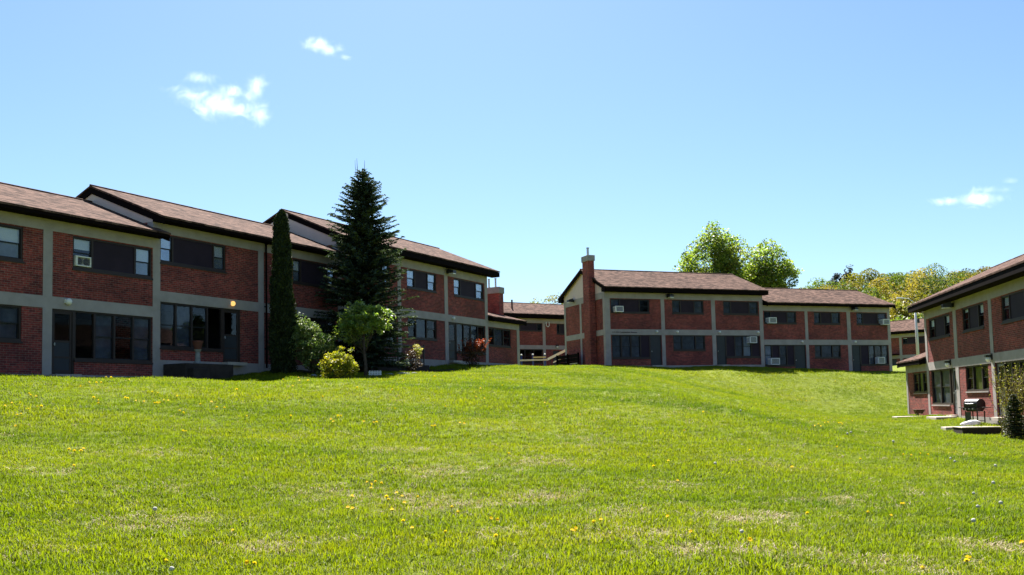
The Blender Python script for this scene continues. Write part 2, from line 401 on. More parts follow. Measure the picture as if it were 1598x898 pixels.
# ------------------------------------------------------------------ grass: tufts scattered on the visible lawn
def tuft(name, nb, h, spread, lean, mat, wid, seed):
    r = np.random.default_rng(seed); V = []; F = []
    for i in range(nb):
        a = r.random() * 6.283; rad = spread * math.sqrt(r.random()); bx, by = rad * math.cos(a), rad * math.sin(a)
        az = r.random() * 6.283; hh = h * (.55 + .75 * r.random()); ln = lean * (.2 + r.random()) * hh
        w = wid * (.7 + .6 * r.random()); dx, dy = math.cos(az), math.sin(az); px, py = -dy * w, dx * w
        o = len(V)
        V += [(bx - px, by - py, -.01), (bx + px, by + py, -.01),
              (bx + dx * ln * .3 + px * .9, by + dy * ln * .3 + py * .9, hh * .55), (bx + dx * ln * .3 - px * .9, by + dy * ln * .3 - py * .9, hh * .55),
              (bx + dx * ln + px * .15, by + dy * ln + py * .15, hh), (bx + dx * ln - px * .15, by + dy * ln - py * .15, hh)]
        F += [(o, o + 1, o + 2, o + 3), (o + 3, o + 2, o + 4, o + 5)]
    me = bpy.data.meshes.new(name); me.from_pydata(V, [], F); me.materials.append(mat)
    return bpy.data.objects.new(name, me)

def grass_mat(name, stops, patch):
    m, nt, out = new_mat(name)
    oi = N(nt, 'ShaderNodeObjectInfo')
    ge = N(nt, 'ShaderNodeNewGeometry')
    ad = N(nt, 'ShaderNodeMath', operation='MULTIPLY_ADD'); nt.links.new(oi.outputs['Random'], ad.inputs[0]); ad.inputs[1].default_value = .55
    mm = N(nt, 'ShaderNodeMath', operation='MULTIPLY'); nt.links.new(ge.outputs['Random Per Island'], mm.inputs[0]); mm.inputs[1].default_value = .45
    nt.links.new(mm.outputs[0], ad.inputs[2])
    c = ramp(nt, ad.outputs[0], stops)
    no = N(nt, 'ShaderNodeTexNoise', Scale=.2, Detail=6.0, Roughness=.62)
    mpz = N(nt, 'ShaderNodeMapping'); mpz.inputs['Scale'].default_value = (.55, 1.9, .6); mpz.inputs['Rotation'].default_value = (0, 0, R(24)); nt.links.new(ge.outputs['Position'], mpz.inputs['Vector']); nt.links.new(mpz.outputs[0], no.inputs['Vector'])
    f = ramp(nt, no.outputs['Fac'], [(.34, patch[0]), (.5, patch[1]), (.66, patch[2])])  # diagonal bands: mowing tone plus slope shading painted into the blade colour
    c = mixc(nt, 1.0, c, f, 'MULTIPLY')
    b = N(nt, 'ShaderNodeBsdfPrincipled', Roughness=.6); b.inputs['Specular IOR Level'].default_value = .12
    nt.links.new(c, b.inputs['Base Color'])
    t = N(nt, 'ShaderNodeBsdfTranslucent'); c2 = mixc(nt, 1.0, c, (1.5, 1.55, .4), 'MULTIPLY'); nt.links.new(c2, t.inputs[0])
    mx = N(nt, 'ShaderNodeMixShader'); mx.inputs[0].default_value = .5
    nt.links.new(b.outputs[0], mx.inputs[1]); nt.links.new(t.outputs[0], mx.inputs[2]); nt.links.new(mx.outputs[0], out.inputs['Surface'])
    return m
GM = grass_mat('grass_blades', [(0, (.078, .114, .006)), (.45, (.118, .156, .007)), (.8, (.150, .178, .011)), (1, (.205, .195, .04))],
               ((.56, .70, .78), (.98, 1, 1), (1.25, 1.12, .9)))
SM = leaf_mat('dry_thatch', [(.22, .16, .095), (.38, .30, .20), (.30, .25, .18)], .2, .8, .1)
TUFTS = [tuft('grass_tuft', 34, .052, .17, .8, GM, .0036, 1), tuft('grass_tuft', 36, .044, .18, 1.1, GM, .0036, 2),
         tuft('grass_tuft', 30, .062, .16, .7, GM, .0038, 3), tuft('grass_tuft', 30, .046, .18, 1.4, GM, .0048, 4)]
STRAW = [tuft('straw_tuft', 10, .03, .09, 3.0, SM, .004, 5), tuft('straw_tuft', 12, .025, .10, 3.5, SM, .0045, 6)]

def scatter(name, patch, objs, attr_d, attr_s, seed, smin=.7, smax=1.3):
    ng = bpy.data.node_groups.new(name, 'GeometryNodeTree')
    ng.interface.new_socket(name='Geometry', in_out='INPUT', socket_type='NodeSocketGeometry')
    ng.interface.new_socket(name='Geometry', in_out='OUTPUT', socket_type='NodeSocketGeometry')
    nd = ng.nodes; lk = ng.links
    gi = nd.new('NodeGroupInput'); go = nd.new('NodeGroupOutput')
    ds = nd.new('GeometryNodeDistributePointsOnFaces'); ds.distribute_method = 'RANDOM'; ds.inputs['Seed'].default_value = seed
    na = nd.new('GeometryNodeInputNamedAttribute'); na.data_type = 'FLOAT'; na.inputs['Name'].default_value = attr_d
    ns = nd.new('GeometryNodeInputNamedAttribute'); ns.data_type = 'FLOAT'; ns.inputs['Name'].default_value = attr_s
    ip = nd.new('GeometryNodeInstanceOnPoints'); ip.inputs['Pick Instance'].default_value = True
    jn = nd.new('GeometryNodeJoinGeometry')
    for ob in objs:
        oi = nd.new('GeometryNodeObjectInfo'); oi.inputs['Object'].default_value = ob; oi.inputs['As Instance'].default_value = True
        lk.new(oi.outputs['Geometry'], jn.inputs[0])
    rv = nd.new('FunctionNodeRandomValue'); rv.data_type = 'FLOAT_VECTOR'
    rv.inputs[0].default_value = (-.12, -.12, 0); rv.inputs[1].default_value = (.12, .12, 6.283)
    rs = nd.new('FunctionNodeRandomValue'); rs.data_type = 'FLOAT'; rs.inputs[2].default_value = smin; rs.inputs[3].default_value = smax
    mu = nd.new('ShaderNodeMath'); mu.operation = 'MULTIPLY'
    lk.new(gi.outputs[0], ds.inputs['Mesh']); lk.new(na.outputs['Attribute'], ds.inputs['Density'])
    lk.new(ds.outputs['Points'], ip.inputs['Points']); lk.new(jn.outputs[0], ip.inputs['Instance'])
    lk.new(rv.outputs[0], ip.inputs['Rotation']); lk.new(rs.outputs[1], mu.inputs[0]); lk.new(ns.outputs['Attribute'], mu.inputs[1])
    lk.new(mu.outputs[0], ip.inputs['Scale']); lk.new(ip.outputs[0], go.inputs[0])
    md = patch.modifiers.new('scatter', 'NODES'); md.node_group = ng

px = np.arange(-40, 42.01, .5); py = np.arange(4.0, 80.01, .5)
PX, PY = np.meshgrid(px, py); PXr, PYr = PX.ravel(), PY.ravel()
GZp = np.interp  # (bilinear sampling of the ground sheet keeps the tufts on it)
def sheet_z(x, y):
    i = np.clip(np.searchsorted(gx, x) - 1, 0, nx - 2); j = np.clip(np.searchsorted(gy, y) - 1, 0, ny - 2)
    u = (x - gx[i]) / (gx[i + 1] - gx[i]); v = (y - gy[j]) / (gy[j + 1] - gy[j]); Z = GZ.reshape(ny, nx)
    return Z[j, i] * (1 - u) * (1 - v) + Z[j, i + 1] * u * (1 - v) + Z[j + 1, i] * (1 - u) * v + Z[j + 1, i + 1] * u * v
PZ = sheet_z(PXr, PYr)
pn = len(px); pidx = np.arange(len(PXr)).reshape(len(py), pn)
PF = np.stack([pidx[:-1, :-1], pidx[:-1, 1:], pidx[1:, 1:], pidx[1:, :-1]], -1).reshape(-1, 4)
def inside(A, yaw, s0, s1, y0, y1, x, y):
    dx, dy = x - A[0], y - A[1]; s = dx * math.cos(yaw) + dy * math.sin(yaw); t = -dx * math.sin(yaw) + dy * math.cos(yaw)
    return (s > s0) & (s < s1) & (t > y0) & (t < y1)
def blocked(x, y):
    b = inside(LA, LYAW, -12, 34, -.05, 30, x, y) | inside(BA, BYAW, -.6, 25.2, -.05, 30, x, y) | inside(RA, RYAW, -10.4, 40, -.05, 30, x, y)
    b |= inside(LA, LYAW, 10.2, 21.2, -2.6, 0, x, y)      # planting bed
    return b
fc = PF.mean(1) if False else None
cxm = PXr[PF].mean(1); cym = PYr[PF].mean(1)
inview = (np.abs(cxm) < cym * .60 + 6.5) & ~blocked(cxm, cym)
PF = PF[inview]
dist = np.hypot(PXr, PYr)
lod = np.interp(dist, [8, 13, 20, 30, 45, 80], [125, 100, 66, 38, 24, 14])
scl = np.interp(dist, [8, 16, 30, 45, 80], [1.08, 1.03, 1.12, 1.28, 1.45])
patchy = .75 + .35 * np.sin(PXr * .55 + 1.3 * np.sin(PYr * .21)) * np.sin(PYr * .43 + PXr * .13)
tall = 1 + .18 * np.sin(PXr * .9 + 2 * np.sin(PYr * .35)) * np.sin(PYr * .8 + 1.)
bare = bare_field(PXr, PYr)
def scatter_patch(name, dens, sc):
    o = np_mesh(name, np.stack([PXr, PYr, PZ], -1), PF, GM)
    for nm, val in (('dens', dens), ('scl', sc)):
        a = o.data.attributes.new(nm, 'FLOAT', 'POINT'); a.data.foreach_set('value', np.asarray(val, np.float32))
    return o
go_ = scatter_patch('grass', lod * np.clip(patchy, .75, 1.15) * (1 - .93 * bare), scl * tall * (1 - .25 * bare))
scatter('grass_scatter', go_, TUFTS, 'dens', 'scl', 3)
tag(go_, 'bright green spring lawn grass covering the slope', 'grass', kind='stuff')
sd = np.interp(dist, [8, 16, 30, 40], [95, 65, 16, 0]) * (bare * 1.7 + .07)
st_ = scatter_patch('thatch', sd, np.interp(dist, [8, 30], [1., 1.6]))
st_.data.materials[0] = SM
scatter('thatch_scatter', st_, STRAW, 'dens', 'scl', 5)
tag(st_, 'dry straw coloured thatch in the thin patches of the lawn', 'dry grass', kind='stuff')
# ------------------------------------------------------------------ brick row buildings
D_ = 6.92           # depth of every row
class Bld:
    def __init__(s, name, label, A, yaw, zb):
        s.A, s.yaw, s.zb = A, yaw, zb
        s.root = empty(name, (A[0], A[1], zb), yaw, label, 'building')
    def world(s, a, y, z):
        x, yy = wp(s.A, s.yaw, a, y); return (x, yy, z)
class TB(MB):
    """MB in wall coordinates: u along the wall, d inwards, z absolute; side 'F' front, 'L' left end, 'R' right end"""
    def __init__(s, b, side='F', s0=0.0): super().__init__(); s.b, s.side, s.s0 = b, side, s0
    def T(s, u, d, z):
        z -= s.b.zb
        return (u, d, z) if s.side == 'F' else ((s.s0 + d, u, z) if s.side == 'L' else (s.s0 - d, u, z))
    def bx(s, u0, u1, d0, d1, z0, z1):
        p = [s.T(u, d, z) for z in (z0, z1) for d in (d0, d1) for u in (u0, u1)]
        fs = [(0, 2, 3, 1), (4, 5, 7, 6), (0, 1, 5, 4), (2, 6, 7, 3), (0, 4, 6, 2), (1, 3, 7, 5)]
        if s.side == 'L': fs = [f[::-1] for f in fs]
        return s.add(p, fs)
    def tub(s, pts, r, n=8): return s.tube([s.T(*p) for p in pts], r, n)

def holes(mb, u0, u1, z0, z1, ops, d0=.02, d1=.27):
    """wall panel u0..u1 x z0..z1 with rectangular openings"""
    us = sorted({u0, u1, *[min(max(v, u0), u1) for o in ops for v in o[:2]]}); zs = sorted({z0, z1, *[min(max(v, z0), z1) for o in ops for v in o[2:4]]})
    for i in range(len(us) - 1):
        run = None
        for j in range(len(zs) - 1):
            um, zm = (us[i] + us[i + 1]) / 2, (zs[j] + zs[j + 1]) / 2
            solid = not any(o[0] < um < o[1] and o[2] < zm < o[3] for o in ops)
            if solid: run = (zs[j] if run is None else run)
            if run is not None and (not solid or j == len(zs) - 2):
                mb.bx(us[i], us[i + 1], d0, d1, run, zs[j + 1] if solid else zs[j]); run = None

def window(b, side, s0, u0, u1, z0, z1, lights, label=None, sill=True, blinds='', rise=.06, mats=None):
    """lights: list of (kind, width); kind: dh double hung, p panel, f fixed, s slider. blinds: one char per light:
       w white upper + grey lower, g grey all, d dark, o olive, . none, h white half"""
    mk = lambda: TB(b, side, s0)
    fr = mk(); sub = []
    gm = M['glass_sky' if 'w' in blinds else 'glass']
    d0, d1 = .05, .15; t = .055
    fr.bx(u0, u1, d0, d1, z1 - t, z1); fr.bx(u0, u1, d0 - .02, d1, z0, z0 + t + .03)
    def piece(name, mat, *boxes):
        q = mk()
        for bx_ in boxes: q.bx(*bx_)
        sub.append((name, mat, q))
    tot = sum(w for _, w in lights); W = u1 - u0; u = u0
    for i, (k, w) in enumerate(lights):
        ua, ub = u, u + W * w / tot; u = ub
        m0 = .06 if i == 0 else .038; m1 = .06 if i == len(lights) - 1 else .038
        fr.bx(ua, ua + m0, d0 + .002, d1, z0 + t + .03, z1 - t); fr.bx(ub - m1, ub, d0 + .002, d1, z0 + t + .03, z1 - t)
        a, c, e, g = ua + m0, ub - m1, z0 + t + .03, z1 - t
        zm = (e + g) / 2
        if k == 'p': piece('spandrel', M['panel'], (a, c, .085, .13, e, g))
        elif k == 'f': piece('pane', M['glass'], (a, c, .105, .111, e, g))
        else:
            q = .035
            for (za, zc, dd) in ((zm - .02, g, .085), (e, zm + .02, .113)):
                piece('sash', M['sash'], (a, c, dd, dd + .026, zc - q, zc), (a, c, dd, dd + .026, za, za + q), (a, a + q, dd, dd + .026, za + q, zc - q), (c - q, c, dd, dd + .026, za + q, zc - q))
                piece('pane', gm, (a + q, c - q, dd + .010, dd + .015, za + q, zc - q))
        ch = blinds[i] if i < len(blinds) else '.'
        def cur_add(key, zlo, zhi): piece({'blind': 'blind', 'blind_dim': 'net_curtain', 'blind_dark': 'curtain', 'curtain_green': 'curtain'}[key], M[key], (a + .01, c - .01, .148, .155, zlo, zhi))
        if ch == 'w': cur_add('blind', zm - .01, g); cur_add('blind_dim', e, zm - .011)
        elif ch == 'h': cur_add('blind', g - (g - e) * .38, g)
        elif ch == 't': cur_add('blind', g - (g - e) * .16, g)
        elif ch == 'g': cur_add('blind_dim', e, g)
        elif ch == 'd': cur_add('blind_dark', e, g)
        elif ch == 'o': cur_add('curtain_green', e, g)
    o = fr.build('window', M['frame'], b.root, label)
    for nm, mt, q in sub: q.build(nm, mt, o)
    if sill:
        q = mk(); q.bx(u0 - .02, u1 + .02, -.025, .075, z0 - rise, z0 - .002); q.build('sill', M['frame'] if sill is True else M[sill], o)
    return o

def door(b, u0, u1, z0, z1, storm='dark', label=None):
    fr = TB(b); d0, d1 = .05, .15
    fr.bx(u0, u0 + .06, d0, d1, z0, z1); fr.bx(u1 - .06, u1, d0, d1, z0, z1); fr.bx(u0 + .06, u1 - .06, d0, d1, z1 - .06, z1)
    o = fr.build('door', M['frame'], b.root, label)
    lf = TB(b); a, c = u0 + .06, u1 - .06; zt = z1 - .06
    if storm == 'flat':
        lf.bx(a, c, .08, .125, z0 + .02, zt)
        for k in range(3):
            zz = z0 + .18 + k * .62
            lf.bx(a + .12, c - .12, .072, .079, zz, zz + .5)
        lf.build('door_leaf', M['door'], o, bevel=.006)
    else:
        mt = M['frame'] if storm == 'dark' else M['storm']
        zm, zk = z0 + (zt - z0) * .52, z0 + (zt - z0) * .27
        lf.bx(a, a + .09, .08, .115, z0 + .02, zt); lf.bx(c - .09, c, .08, .115, z0 + .02, zt)
        for za, zc in ((zt - .09, zt), (zm - .035, zm + .035), (zk - .03, zk + .03), (z0 + .02, z0 + .14)): lf.bx(a + .09, c - .09, .08, .115, za, zc)
        lf.build('door_leaf', mt, o)
        g = TB(b); g.bx(a + .09, c - .09, .095, .1, zm + .035, zt - .09); g.build('screen', M['glass'], o)
        k = TB(b); k.bx(a + .09, c - .09, .092, .105, zk + .03, zm - .035); k.bx(a + .09, c - .09, .092, .105, z0 + .14, zk - .03)
        k.build('kick_panel', M['door'] if storm == 'dark' else M['storm'], o)
    h = TB(b); h.tub([(a + .07, .08, z0 + 1.0), (a + .07, .03, z0 + 1.0)], .022); h.tub([(a + .07, .032, z0 + .95), (a + .07, .032, z0 + 1.05)], .014); h.build('handle', M['steel'], o)
    st = TB(b); st.bx(u0 - .05, u1 + .05, -.30, .05, z0 - .14, z0 - .01); st.build('threshold', M['slab'], o)
    return o

def shell(b, s0, s1, zf, piers, panels, base=None, left='plain', right='plain', endcut=(0, 0), low=False, zr=None, ze=None, eave=(0, 0), ridge=(0, 0), w=.6, gable_l=False, gable_r=False, depth=D_, foundation=1.4, frieze=.45, hidden_end=True):
    """walls, concrete frame, floor and roof of one unit. piers: (u0,u1) list, panels: {(bay,storey): [openings]}"""
    z0 = zf - 4.8 if base is None else base
    br = TB(b); cc = TB(b)
    top = zf + frieze
    for a, c in piers: cc.bx(a, c, 0, .3, z0 - foundation, top)
    edges = [s0] + [v for p in piers for v in p] + [s1]
    bays = [(edges[i], edges[i + 1]) for i in range(0, len(edges), 2) if edges[i + 1] - edges[i] > .05]
    for i, (a, c) in enumerate(bays):
        if not low:
            holes(br, a, c, zf - 2.2, zf, panels.get((i, 1), []))
            cc.bx(a, c, 0, .29, zf - 2.6, zf - 2.2); holes(br, a, c, z0, zf - 2.6, panels.get((i, 0), []))
        else: holes(br, a, c, z0, zf, panels.get((i, 0), []))
        cc.bx(a, c, 0, .29, zf, top); cc.bx(a, c, .01, .29, z0 - foundation, z0)
    br.bx(s0 + .01, s1 - .01, depth - .25, depth, z0 - foundation, top)
    if left == 'plain': br.bx(s0 + .01, s0 + .24, .31, depth - .26, z0 - foundation, top)
    if right == 'plain': br.bx(s1 - .24, s1 - .01, .31, depth - .26, z0 - foundation, top)
    wall = br.build('wall', M['brick'], b.root); cc.build('concrete_frame', M['concrete'], b.root)
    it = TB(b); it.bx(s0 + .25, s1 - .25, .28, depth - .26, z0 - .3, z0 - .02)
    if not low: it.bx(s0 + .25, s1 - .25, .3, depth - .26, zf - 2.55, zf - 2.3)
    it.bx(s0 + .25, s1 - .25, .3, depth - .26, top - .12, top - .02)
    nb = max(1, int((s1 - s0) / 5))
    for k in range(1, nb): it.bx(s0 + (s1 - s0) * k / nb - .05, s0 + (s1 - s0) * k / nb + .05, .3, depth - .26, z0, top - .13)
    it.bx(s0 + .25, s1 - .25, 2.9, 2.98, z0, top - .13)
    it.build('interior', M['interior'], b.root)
    # roof: two sloping slabs, dark fascia and soffit
    ze = zf + .78 if ze is None else ze
    e0, e1 = eave; r0, r1 = ridge; h = depth / 2; th = .07
    rf = TB(b)
    def slab(yE, sgn):
        A = [rf.T(e0, yE, ze), rf.T(e1, yE, ze), rf.T(r1, h + sgn * .0, zr), rf.T(r0, h, zr)]
        Bt = [(x, y, z - th) for x, y, z in A]
        rf.hexa(Bt, A) if sgn < 0 else rf.hexa(A, Bt)
    slab(-w, -1); slab(depth + w, 1)
    roof = rf.build('roof', M['shingle'], b.root)
    rc = TB(b); rc.tube([rf.T(r0, h, zr + .005), rf.T(r1, h, zr + .005)], .05, 6); rc.build('ridge_cap', M['shingle'], roof)
    fb = TB(b); zt = ze - th - .004; zbm = top - .02
    for yy0, yy1 in ((-w + .03, -w + .07), (depth + w - .07, depth + w - .03)): fb.bx(e0 + .02, e1 - .02, yy0, yy1, zbm, zt)
    # boxed return at both ends and rake boards up to the ridge
    for se, sr, sg in ((e0, r0, 1), (e1, r1, -1)):
        for yE, yI in ((-w + .071, -.001), (depth + w - .071, depth + .001)):
            y0, y1 = min(yE, yI), max(yE, yI); fb.bx(min(se + sg * .02, se + sg * .06), max(se + sg * .02, se + sg * .06), y0, y1, zbm, zt)
        for yE in (-w + .03, depth + w - .03):
            P = [fb.T(se + sg * .03, yE, ze - th - .006), fb.T(sr + sg * .03, h, zr - th - .006), fb.T(sr + sg * .03, h, zr - th - .25), fb.T(se + sg * .03, yE, ze - th - .25)]
            fb.prism(P, (sg * .04, 0, 0))
    fb.build('fascia', M['fascia'], roof)
    so = TB(b); so.bx(e0 + .03, e1 - .03, -w + .075, -.003, top - .012, top + .012); so.bx(e0 + .03, e1 - .03, depth + .003, depth + w - .075, top - .012, top + .012)
    so.build('soffit', M['soffit'], roof)
    for flag, se, sg in ((gable_l, s0 + .02, 1), (gable_r, s1 - .02, -1)):
        if not flag: continue
        gp = TB(b); sl = (zr - ze) / (h + w); zz = lambda y: ze + sl * (min(y, depth - y) + w) - th - .02
        P = [gp.T(se, .02, top - .05 if not isinstance(flag, float) else flag), gp.T(se, depth - .02, top - .05 if not isinstance(flag, float) else flag), gp.T(se, depth - .02, zz(.02)), gp.T(se, h, zz(h)), gp.T(se, .02, zz(.02))]
        gp.prism(P, (sg * .15, 0, 0)); gp.build('gable_panel', M['gable'], roof)
    return wall, roof

def chimney(b, s0, s1, y0, y1, zbot, ztop, flues=2):
    c = TB(b); c.bx(s0, s1, y0, y1, zbot, ztop - .42)
    o = c.build('chimney', M['brick'], b.root)
    k = TB(b); k.bx(s0 - .06, s1 + .06, y0 - .06, y1 + .06, ztop - .42, ztop); k.build('chimney_cap', M['cap'], o, bevel=.02)
    f = TB(b)
    for i in range(flues):
        yy = y0 + (y1 - y0) * (i + .8) / (flues + .6); sm = (s0 + s1) / 2
        f.tub([(sm, yy, ztop - .02), (sm, yy, ztop + .55)], .085 if flues == 1 else .06, 10)
        f.tub([(sm, yy, ztop + .56), (sm, yy, ztop + .62)], .11 if flues == 1 else .075, 10)
    f.build('flue', M['steel'], o)
    return o

def wall_lamp(b, u, z, lit=False, side='F', s0=0, size=1.0, label=None, lantern=False):
    q = TB(b, side, s0)
    if lantern:
        q.bx(u - .09, u + .09, -.05, 0, z - .05, z + .20); q.bx(u - .10, u + .10, -.26, -.05, z + .06, z + .14)
    else: q.bx(u - .11 * size, u + .11 * size, -.05, 0, z - .05 * size, z + .07 * size)
    o = q.build('wall_lamp', M['black'] if lantern else M['offwhite'], b.root, label)
    g = TB(b, side, s0); c = g.T(u, -.14 if lantern else -.07, z - .03 if lantern else z)
    r = .10 * size if not lantern else .11
    g.lathe([(r * .35, -r), (r * .85, -r * .6), (r, 0), (r * .85, r * .6), (r * .4, r * .95)], c, 12); g.build('globe', M['lit'] if lit else M['lens'], o, smooth=True)
    return o

def floodlight(b, u, z, side='F', s0=0):
    q = TB(b, side, s0); q.bx(u - .06, u + .06, -.08, 0, z - .08, z + .1); q.tub([(u, -.05, z + .02), (u, -.22, z + .03)], .03)
    o = q.build('floodlight', M['black'], b.root)
    h = TB(b, side, s0); y0, y1 = -.50, -.16
    A = [h.T(u - .24, y1, z - .10), h.T(u + .24, y1, z - .10), h.T(u + .24, y1, z + .18), h.T(u - .24, y1, z + .18)]
    Bq = [h.T(u - .17, y0, z - .06), h.T(u + .17, y0, z - .06), h.T(u + .17, y0, z + .08), h.T(u - .17, y0, z + .08)]
    h.hexa(A, Bq); h.build('hood', M['black'], o)
    l = TB(b, side, s0); l.bx(u - .16, u + .16, y0 + .02, y1 - .03, z - .125, z - .085); l.build('lens', M['lens'], o)
    return o

AC_GROUP = 'window air conditioners'
def aircon(b, u, z, w, h, label, proud=.32, fans=False, side='F'):
    loc = b.world(u, -proud, z)
    r = empty('window_fan' if fans else 'air_conditioner', loc, b.yaw, label, 'fan' if fans else 'air conditioner', None if fans else AC_GROUP)
    c = MB()
    if fans:
        c.box(-w / 2, w / 2, 0, .14, 0, .05); c.box(-w / 2, w / 2, 0, .14, h - .05, h); c.box(-w / 2, -w / 2 + .09, 0, .14, .05, h - .05); c.box(w / 2 - .05, w / 2, 0, .14, .05, h - .05)
        c.box(-w / 2 + .09, w / 2 - .05, .11, .14, .05, h - .05)
        c.build('body', M['offwhite'], r, bevel=.012)
        rr_ = (h - .12) / 2
        for cx in (-w * .17, w * .27):
            g = MB(); n = 28
            for k in range(4):
                rad = rr_ * (k + 1) / 4
                g.tube([(cx + rad * math.cos(t), .03, h / 2 + rad * math.sin(t)) for t in np.linspace(0, 6.283, n)], .007, 5)
            for k in range(8):
                t = k * .785; g.tube([(cx, .035, h / 2), (cx + rr_ * math.cos(t), .035, h / 2 + rr_ * math.sin(t))], .005, 5)
            g.lathe([(rr_ * .98, -.004), (rr_ * .98, .004)], (0, 0, 0), 24)
            vs = g.v[-48:]; g.v[-48:] = [(cx + x, .095 + z, h / 2 + y) for x, y, z in vs]
            g.build('fan_grille', M['grille'], r)
    else:
        c.box(-w / 2, w / 2, .02, .55, 0, h)
        c.box(-w / 2, w / 2, 0, .02, 0, .045); c.box(-w / 2, w / 2, 0, .02, h - .045, h); c.box(-w / 2, -w / 2 + .05, 0, .02, .045, h - .045); c.box(w / 2 - .05, w / 2, 0, .02, .045, h - .045)
        c.build('body', M['white'], r, bevel=.01)
        g = MB()
        g.box(-w / 2 + .05, w / 2 - .05, .012, .019, .045, h - .045)
        g.build('coil', M['grille'], r)
        v = MB(); k = 0
        while .07 + k * .05 < h - .06:
            v.box(-w / 2 + .05, w / 2 - .05, .002, .011, .065 + k * .05, .078 + k * .05); k += 1
        v.build('grille', M['steel'], r)
        s_ = MB()
        for k in range(5):
            s_.box(-w / 2 - .004, -w / 2 - .001, .12, .42, .08 + k * (h - .16) / 5, .10 + k * (h - .16) / 5); s_.box(w / 2 + .001, w / 2 + .004, .12, .42, .08 + k * (h - .16) / 5, .10 + k * (h - .16) / 5)
        s_.build('side_louvre', M['grille'], r)
    return r

TRI = [('dh', .19), ('p', .62), ('dh', .19)]
# ---- row along the left of the lawn: three stepped units and a one-storey end
L = Bld('apartment_building', 'long stepped brick apartment row along the left edge of the lawn', LA, LYAW, 3.0)
zf = 7.76
up = zf - 1.16
shell(L, -11.0, 4.29, zf, [(-5.75, -5.42), (-.19, .15)],
      {(0, 1): [(-10.5, -7.2, up, zf - .03)], (0, 0): [(-10.5, -7.2, zf - 4.34, zf - 2.6)],
       (1, 1): [(-4.0, -.89, up, zf - .03)], (1, 0): [(-4.0, -.92, zf - 3.76, zf - 2.6)],
       (2, 1): [(.92, 4.26, up, zf - .03)], (2, 0): [(.15, 1.02, zf - 4.78, zf - 2.6), (1.02, 4.27, zf - 4.30, zf - 2.6)]},
      zr=9.92, ze=zf + .54, frieze=.39, eave=(-11.6, 4.60), ridge=(-11.6, 4.29), right='none')
window(L, 'F', 0, -10.5, -7.2, up, zf - .03, TRI, blinds='w.w'); window(L, 'F', 0, -10.5, -7.2, zf - 4.3, zf - 2.6, [('dh', 1)] * 3)
window(L, 'F', 0, -4.0, -.89, up, zf - .03, [('dh', .3), ('p', .4), ('dh', .3)], blinds='w.w', label='window with a pale blind in its upper sash')
window(L, 'F', 0, -4.0, -.92, zf - 3.76, zf - 2.6, [('dh', .3), ('p', .4), ('dh', .3)], blinds='d.d')
window(L, 'F', 0, .92, 4.26, up, zf - .03, [('dh', .24), ('p', .54), ('dh', .22)], blinds='h.w', label='window with a twin fan in its left sash')
door(L, .15, 1.02, zf - 4.78, zf - 2.6)
window(L, 'F', 0, 1.02, 4.27, zf - 4.30, zf - 2.6, [('f', .25), ('dh', .25), ('dh', .25), ('dh', .25)], blinds='.d.d')
wall_lamp(L, .72, zf - 2.33, label='unlit wall lamp with a square pale shade', size=1.15)
zf = 8.38; up = zf - 1.12
shell(L, 4.29, 15.1, zf, [(4.29, 4.63), (9.81, 10.14)],
      {(0, 1): [(4.63, 7.97, up, zf - .03)], (0, 0): [(4.63, 7.80, zf - 4.34, zf - 2.6), (7.80, 8.78, zf - 4.78, zf - 2.6)],
       (1, 1): [(12.0, 14.95, up, zf - .03)], (1, 0): [(12.0, 14.9, zf - 3.7, zf - 2.6)]},
      zr=10.57, ze=zf + .53, frieze=.38, eave=(4.25, 15.0), ridge=(4.22, 14.95), left='plain', right='none', gable_l=7.9)
window(L, 'F', 0, 4.63, 7.97, up, zf - .03, TRI, blinds='w.w')
window(L, 'F', 0, 4.63, 7.80, zf - 4.34, zf - 2.6, [('dh', .25), ('dh', .25), ('dh', .25), ('f', .25)], blinds='.d..')
door(L, 7.80, 8.78, zf - 4.78, zf - 2.6)
window(L, 'F', 0, 12.0, 14.95, up, zf - .03, TRI, blinds='w.w'); window(L, 'F', 0, 12.0, 14.9, zf - 3.7, zf - 2.6, TRI, blinds='...')
wall_lamp(L, 8.27, zf - 2.38, lit=True, label='lit wall lamp glowing warm yellow')
dp = TB(L); dp.tub([(10.2, -.08, 8.75), (10.2, -.08, 3.4)], .04); dp.bx(10.16, 10.24, -.04, 0, 6.0, 6.05); dp.bx(10.16, 10.24, -.04, 0, 4.2, 4.25); dp.tub([(10.2, -.45, 8.95), (10.2, -.3, 8.8), (10.2, -.08, 8.7)], .045); dp.build('downpipe', M['fascia'], L.root)
zf = 8.97; up = zf - 1.05
shell(L, 15.1, 29.40, zf, [(15.1, 15.42), (20.0, 20.30), (24.53, 24.88), (29.07, 29.40)],
      {(0, 1): [(16.2, 19.3, up, zf - .03)], (0, 0): [(16.4, 17.3, zf - 4.78, zf - 2.6), (17.3, 19.9, zf - 4.3, zf - 2.6)],
       (1, 1): [(20.88, 23.72, up, zf - .03)], (1, 0): [(20.9, 23.7, zf - 3.72, zf - 2.6)],
       (2, 1): [(25.58, 28.98, up, zf - .03)], (2, 0): [(24.92, 25.8, zf - 4.78, zf - 2.6), (25.8, 29.05, zf - 4.3, zf - 2.6)]},
      zr=11.5, eave=(15.0, 29.98), ridge=(15.1, 29.45), gable_l=8.5, gable_r=True)
window(L, 'F', 0, 16.2, 19.3, up, zf - .03, TRI, blinds='w.w'); door(L, 16.4, 17.3, zf - 4.78, zf - 2.6); window(L, 'F', 0, 17.3, 19.9, zf - 4.3, zf - 2.6, [('dh', 1)] * 3)
window(L, 'F', 0, 20.88, 23.72, up, zf - .03, [('dh', .28), ('p', .43), ('dh', .29)], blinds='w.w')
